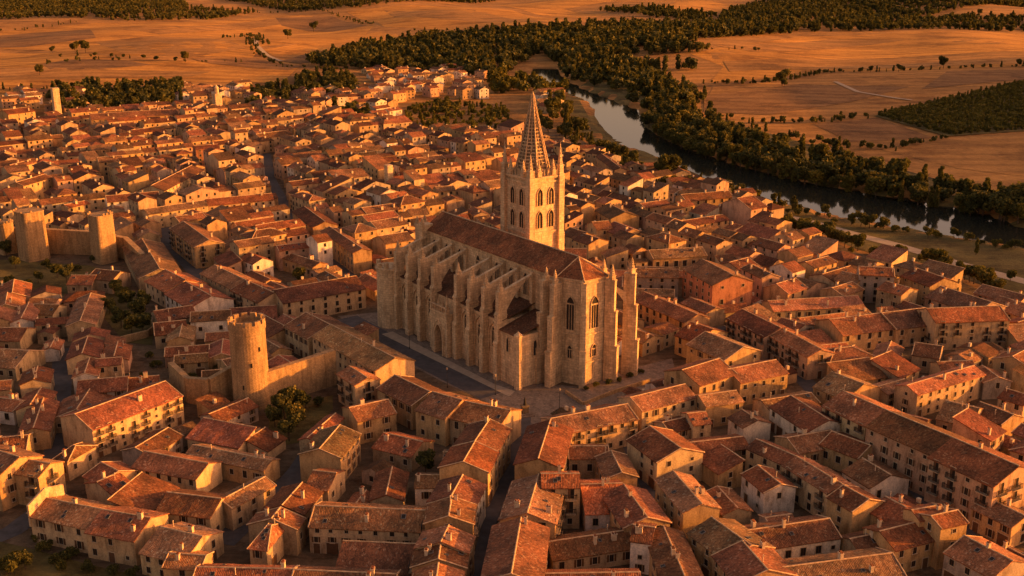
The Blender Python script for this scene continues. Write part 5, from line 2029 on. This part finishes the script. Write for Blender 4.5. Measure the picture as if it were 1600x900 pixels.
for q in [(445, 657, 9), (462, 650, 8), (430, 668, 6.5), (452, 690, 7), (478, 640, 5), (438, 645, 6.5), (465, 668, 7), (200, 482, 7), (215, 500, 8), (190, 512, 7), (228, 485, 7), (172, 490, 6), (180, 462, 6), (206, 522, 7), (224, 520, 7), (192, 470, 6), (10, 402, 7), (25, 420, 5.5), (90, 434, 6), (105, 442, 7), (60, 442, 5), (466, 444, 6.5), (665, 742, 6), (1088, 372, 5), (1402, 584, 4.5), (1060, 395, 4), (195, 360, 5), (188, 345, 5), (40, 890, 4.5)]:
    tpx(*q)
for q in [(45, 447, 3), (75, 418, 3.5), (15, 442, 3), (120, 424, 3), (150, 410, 3.5), (130, 440, 3), (30, 455, 2.6), (500, 634, 3), (70, 862, 2.6), (90, 880, 2.4), (110, 872, 2.6), (140, 892, 2.4), (180, 897, 2.4), (60, 845, 2.2), (210, 902, 2.2), (932, 604, 1.6), (950, 600, 1.8), (968, 596, 1.6), (985, 590, 1.8), (1000, 583, 1.5), (915, 610, 1.3), (245, 575, 2.5), (235, 560, 2.5), (325, 608, 3), (335, 592, 3), (300, 598, 3), (345, 580, 3), (310, 575, 3), (222, 590, 2), (1350, 600, 2.4), (1385, 610, 2.2), (1255, 790, 1.8)]:
    tpx(*q, 'bush')
for q in [(15, 897, 4), (95, 890, 2.2), (28, 880, 3)]:
    tpx(*q, 'bush', 'leafy')

def along(pix, n, h0, h1, side=3.0, kinds=('broad',), leafs=('leafd',)):
    P = [gp(*p)[:2] for p in pix]
    seg = [np.linalg.norm(b - a) for a, b in zip(P[:-1], P[1:])]
    tot = sum(seg)
    for k in range(n):
        s_ = tot * (k + random.uniform(.2, .8)) / n
        i = 0
        while i < len(seg) - 1 and s_ > seg[i]:
            s_ -= seg[i]; i += 1
        p = P[i] + (P[i + 1] - P[i]) * min(1, s_ / seg[i])
        tree(p[0] + random.uniform(-side, side), p[1] + random.uniform(-side, side), random.uniform(h0, h1), random.choice(kinds), random.choice(leafs))

NB = 'leafd'
# near bank
tpx(1045, 283, 15.5, 'broad', 'leafy'); tpx(1030, 280, 10); tpx(1062, 284, 9); tpx(972, 252, 10); tpx(955, 245, 9); tpx(990, 258, 8.5); tpx(940, 240, 9)
along([(930, 232), (980, 264), (1040, 288), (1100, 297), (1150, 304), (1200, 318)], 26, 4, 8, 5, ('broad', 'bush', 'broad'), ('leafd', 'leafd', 'leafy'))
along([(930, 245), (1000, 280), (1060, 294), (1130, 300)], 16, 4, 7, 6, ('broad', 'bush'), ('leafd', 'leafy'))
tpx(1243, 334, 7, 'poplar', 'leafy'); tpx(1288, 338, 6); tpx(1345, 355, 7.5); tpx(1330, 352, 6); tpx(1358, 356, 6.5, 'broad', 'leafy'); tpx(1380, 358, 6, 'broad', 'leafy'); tpx(1450, 373, 5.5); tpx(1490, 372, 5); tpx(1525, 398, 7, 'poplar', 'leafy'); tpx(1405, 400, 5, 'bush', 'leafy'); tpx(1578, 440, 5)
along([(1210, 330), (1270, 338), (1330, 352), (1400, 362), (1460, 372), (1520, 378), (1600, 392)], 22, 2.2, 4.4, 3, ('bush', 'broad', 'bush'), ('leafd', 'leafy'))
# hedge clump at the town edge
along([(1228, 362), (1270, 372), (1330, 390)], 16, 6, 8.5, 3, ('broad',), ('leafd', 'leafd', 'leafy'))
along([(1445, 418), (1480, 425), (1520, 445), (1565, 468)], 13, 6, 9.5, 3.5, ('broad',), ('leafd', 'leafd', 'leafy'))
along([(1330, 395), (1440, 405)], 5, 2.5, 4.5, 2, ('bush',), ('leafy',))
# upstream left bank clump behind the spire
along([(872, 165), (880, 195), (900, 215), (925, 228)], 16, 9, 15, 8, ('broad', 'poplar'), ('leafd', 'leafy'))
along([(845, 185), (860, 205), (895, 222)], 10, 6, 10, 6, ('broad',), ('leafd',))
# far bank front row
along([(1012, 196), (1060, 224), (1120, 246), (1200, 268), (1300, 290), (1400, 306), (1500, 326), (1620, 350)], 54, 9, 13.5, 4, ('broad', 'broad', 'poplar'), ('leafd', 'leafd', 'leafy'))  # yellowish crowns here put sunlit tops into the leaf colour
along([(1030, 165), (1060, 190), (1120, 222), (1200, 246), (1300, 268), (1400, 284), (1500, 308)], 30, 10, 15, 6, ('broad', 'broad', 'poplar'), ('leafd', 'leafy'))
along([(1530, 330), (1600, 340)], 5, 12, 16, 3, ('broad',), ('leafd',))
# single field trees
for q in [(1474, 107, 13), (1222, 134, 15), (1592, 104, 8), (1404, 112, 8), (1360, 113, 7), (118, 83, 13), (134, 83, 15), (290, 97, 12), (82, 83, 8), (490, 50, 17), (450, 61, 14), (62, 118, 11), (93, 138, 8), (1530, 24, 12), (1345, 114, 6), (1225, 137, 9)]:
    tpx(*q)
print("trees", len(TREE_TODO))
label_all(TREE_TODO, None)

# ---- woods that read as one mass
WV = {}
for q in range(6):
    g = np.random.default_rng(500 + q)
    V_, T_ = crown_arrays(150, lobes_broad(g, 10.0) if q < 4 else lobes_poplar(g, 12.0), .78, 300 + q)
    WV[q] = (V_, .5 + (T_ - .5) * .6)

GLIMPSE = [tuple(gp(*q)[:2]) for q in [(834, 112), (838, 140), (866, 142), (888, 134), (880, 112)]]
WH = {}
for q in range(6):
    g = np.random.default_rng(700 + q)
    WH[q] = crown_arrays(420, lobes_broad(g, 10.0) if q < 4 else lobes_poplar(g, 12.0), .5, 800 + q)

def wood(name, polys, dens, h0, h1, m='leafd', label=None, line=None, cat='wood', src=None, drop=.12):
    Vs, Ts = [], []
    pts = []
    for P in polys:
        W = [tuple(gp(*p)[:2]) for p in P]
        xs = [p[0] for p in W]; ys = [p[1] for p in W]
        ar = 0.5 * abs(sum(W[i][0] * W[(i + 1) % len(W)][1] - W[(i + 1) % len(W)][0] * W[i][1] for i in range(len(W))))
        n = int(ar * dens)
        c = 0
        while c < n:
            x, y = random.uniform(min(xs), max(xs)), random.uniform(min(ys), max(ys))
            c += 1 if inpoly(x, y, W) else 0
            if inpoly(x, y, W): pts.append((x, y))
    for P, sp, jit in (line or []):
        W = [gp(*p)[:2] for p in P]
        for a, b in zip(W[:-1], W[1:]):
            d = np.linalg.norm(b - a)
            for k in range(int(d / sp) + 1):
                p = a + (b - a) * min(1, (k + random.random()) * sp / d)
                pts.append((p[0] + random.uniform(-jit, jit), p[1] + random.uniform(-jit, jit)))
    for x, y in pts:
        if river_d(x, y) < 1.5 or inpoly(x, y, GLIMPSE): continue
        V, T = (src or WV)[random.randrange(6)]
        h = random.uniform(h0, h1)
        a = random.uniform(0, 6.28)
        c, s_ = math.cos(a), math.sin(a)
        k = h / 10.5
        q = V * (k * random.uniform(.9, 1.25), k * random.uniform(.9, 1.25), k)
        q = np.stack([q[:, 0] * c - q[:, 1] * s_ + x, q[:, 0] * s_ + q[:, 1] * c + y, q[:, 2] + terr(x, y) - drop * h], 1)
        Vs.append(q); Ts.append(np.clip(T + random.uniform(-.22, .25), 0, 1))
    me = mesh_quads(name, np.concatenate(Vs), np.concatenate(Ts), m)
    o = obj(name, me)
    tag(o, label, cat, None, 'stuff')
    print(name, len(pts))

wood("riverside_wood", [[(470, 104), (560, 78), (650, 64), (760, 56), (870, 48), (1000, 42), (1120, 40), (1250, 46), (1240, 52), (1110, 60), (1060, 72), (1110, 82), (1010, 88), (960, 92), (1000, 108), (1080, 106), (1090, 112), (1010, 114), (1060, 138), (1110, 160), (1070, 172), (1020, 158), (960, 142), (930, 134), (890, 128), (870, 116), (845, 98), (820, 98), (800, 112), (780, 128), (700, 116), (600, 110), (540, 108)]], .0125, 8, 17, 'leafd', "broad dark wood along the upper river beyond the hamlet")
wood("poplar_wood", [[(760, 130), (830, 128), (880, 140), (880, 172), (840, 150), (780, 150)], [(820, 60), (1000, 50), (1100, 60), (950, 80), (850, 95)]], .009, 10, 16, 'leafy', "yellow green trees mixed into the river woods behind the spire")
wood("hilltop_scrub", [[(-60, 4), (60, -6), (260, -6), (300, 14), (400, 20), (330, 31), (190, 33), (80, 27), (-60, 30)], [(300, -8), (800, -8), (760, 5), (560, 12), (470, 18), (400, 10)]], .0060, 8, 13, 'leafd', "dark scrub wood covering the hills at the top of the photo")
wood("far_wood", [[(1180, 8), (1330, -4), (1680, -8), (1680, 12), (1470, 20), (1440, 30), (1680, 28), (1680, 46), (1400, 48), (1240, 50), (1120, 40), (1130, 22)], [(930, 16), (1000, 14), (1120, 26), (1100, 34), (1010, 26)]], .0060, 7, 15, 'leafd', "brown green wood filling the plain beyond the right-hand fields")
wood("town_edge_trees", [[(70, 150), (130, 138), (285, 134), (290, 160), (210, 172), (90, 182)], [(455, 148), (470, 118), (545, 120), (560, 140), (548, 152), (470, 152)], [(470, 172), (560, 176), (590, 192), (560, 192)], [(390, 140), (450, 140), (450, 165), (390, 172)]], .02, 6, 12, 'leafd', "dark trees between the far town roofs and the stubble fields")
wood("green_orchard", [[(628, 172), (700, 160), (800, 172), (800, 206), (640, 206)]], .022, 4, 6.5, 'leafy', "green orchard between the hamlet and the far roofs")
wood("far_bank_trees", [], 0, 9, 15, 'leafd', "unbroken belt of tall trees along the far bank of the river", [
    ([(1020, 186), (1060, 214), (1120, 240), (1200, 262), (1300, 284), (1400, 300), (1500, 319), (1640, 345)], 4.0, 4.5),
    ([(1035, 170), (1075, 202), (1130, 228), (1200, 250), (1300, 273), (1400, 289), (1500, 309), (1640, 332)], 4.5, 6),
    ([(1080, 190), (1140, 212), (1200, 230), (1260, 248), (1330, 262)], 6, 8),
    ([(985, 160), (1010, 172), (1040, 176), (1100, 190)], 5, 8)], 'trees', WH, .2)
wood("near_bank_scrub", [], 0, 3.5, 7.5, 'leafd', "thick scrub and low trees along the near river bank behind the town", [
    ([(928, 222), (955, 238), (985, 256), (1030, 276), (1070, 286), (1120, 296), (1180, 310), (1240, 330)], 3.5, 5),
    ([(940, 240), (990, 270), (1050, 288), (1120, 300)], 4.0, 4),
    ([(885, 190), (895, 215), (920, 232)], 4.0, 7)], 'scrub', WH, .2)
# orchard rows on the slope to the right
rows = []
for k in range(27):
    t = k / 26
    a = (1372 + 110 * t, 182 + 30 * t); b = (1600 + 80 * t, 130 + 66 * t)
    rows.append(([a, b], 4.6, .9))
sheet("grove_soil", [(1366, 182), (1480, 214), (1690, 200), (1690, 122), (1600, 131)], 'meadow', 0.55, 20)
wood("olive_grove", [], 0, 3.8, 5.4, 'leafy', "orchard of small dark trees planted in rows on the right slope", rows, 'orchard')
wood("hedgerow", [], 0, 2.2, 6.5, 'leafd', "dark hedgerows running between the dry fields", [
    ([(1100, 130), (1160, 131), (1210, 128), (1300, 113)], 3.5, 4), ([(1300, 113), (1400, 111), (1600, 104), (1680, 101)], 6, 3),
    ([(1195, 193), (1270, 192), (1350, 184)], 3, 4), ([(1200, 212), (1300, 228), (1380, 234)], 3, 6), ([(1380, 234), (1480, 216)], 4, 3),
    ([(390, 62), (400, 84), (440, 105), (520, 110)], 9, 6), ([(400, 20), (500, 16), (585, 38)], 9, 6), ([(640, 48), (730, 47), (780, 50)], 8, 6),
    ([(60, 102), (120, 95), (190, 95)], 10, 5), ([(-40, 50), (50, 46), (110, 35)], 12, 8), ([(100, 88), (180, 90), (290, 98), (380, 97)], 14, 6), ([(350, 60), (400, 55), (412, 70)], 9, 8),
    ([(1090, 78), (1180, 78)], 12, 6), ([(-40, 138), (60, 142), (90, 145)], 8, 5), ([(930, 16), (1040, 24)], 10, 8), ([(1050, 170), (1110, 178), (1190, 205)], 6, 8)], 'hedge')

# ---------------------------------------------------------------- plaza furniture
def monument():
    g = un(820, 648)
    r_ = empty("monument", (g[0], g[1], .05), R(20))
    tag(r_, "small dark stone monument with a figure standing on the open plaza", "monument")
    mb = MB()
    mb.box(-2, -2, 0, 2, 2, .3); mb.box(-1.5, -1.5, .3, 1.5, 1.5, .6)
    mb.build("steps", ['cobble'], r_)
    mb = MB()
    mb.box(-.8, -.8, .6, .8, .8, 2.4); mb.box(-1, -1, 2.4, 1, 1, 2.65)
    mb.build("pedestal", ['dark_shade_stone'], r_)
    mb = MB()
    mb.frustum(0, 0, 2.65, 3.9, .45, .3, 8); mb.frustum(0, 0, 3.9, 4.4, .3, .22, 8); mb.frustum(0, 0, 4.4, 4.75, .17, .15, 8)
    mb.build("figure", ['iron'], r_)
monument()

def lamp(px, py, label):
    g = un(px, py)
    r_ = empty("street_lamp", (g[0], g[1], .05))
    tag(r_, label, "street lamp", "street lamps on the plaza")
    mb = MB(); mb.frustum(0, 0, 0, .5, .16, .12, 8); mb.frustum(0, 0, .5, 5.2, .07, .05, 8)
    mb.build("pole", ['iron'], r_)
    mb = MB(); mb.frustum(0, 0, 5.2, 5.75, .14, .26, 6); mb.frustum(0, 0, 5.75, 6.0, .3, .05, 6)
    mb.build("lantern", ['frame'], r_)
lamp(774, 617, "iron street lamp at the kink of the plaza road before the straight street")
lamp(699, 606, "iron street lamp behind the long row below the plaza")
lamp(874, 640, "iron street lamp on the paving beside the cathedral garden")
lamp(640, 545, "iron street lamp opposite the cathedral portal")
wall_run("garden_wall", [un(884, 614), un(911, 633), un(962, 614), un(1015, 598)], [.9, .9, 1.1, 1.2], .5, "low stone wall edging the small garden under the cathedral apse", "wall", False)
wall_run("garden_wall", [un(180, 540), un(232, 527), un(246, 516)], [2.4, 2.4, 2.4], .5, "high plain wall closing the tree-filled garden left of the castle", "wall", False)
# strip of rough pale paving along the foot of the nave
sheet("forecourt", None, 'road', .085, 6, world=[C0 + CN * a + CM * p for a, p in [(4, -15.4), (58, -15.4), (66, -14.0), (68, -17.5), (4, -19.4)]])
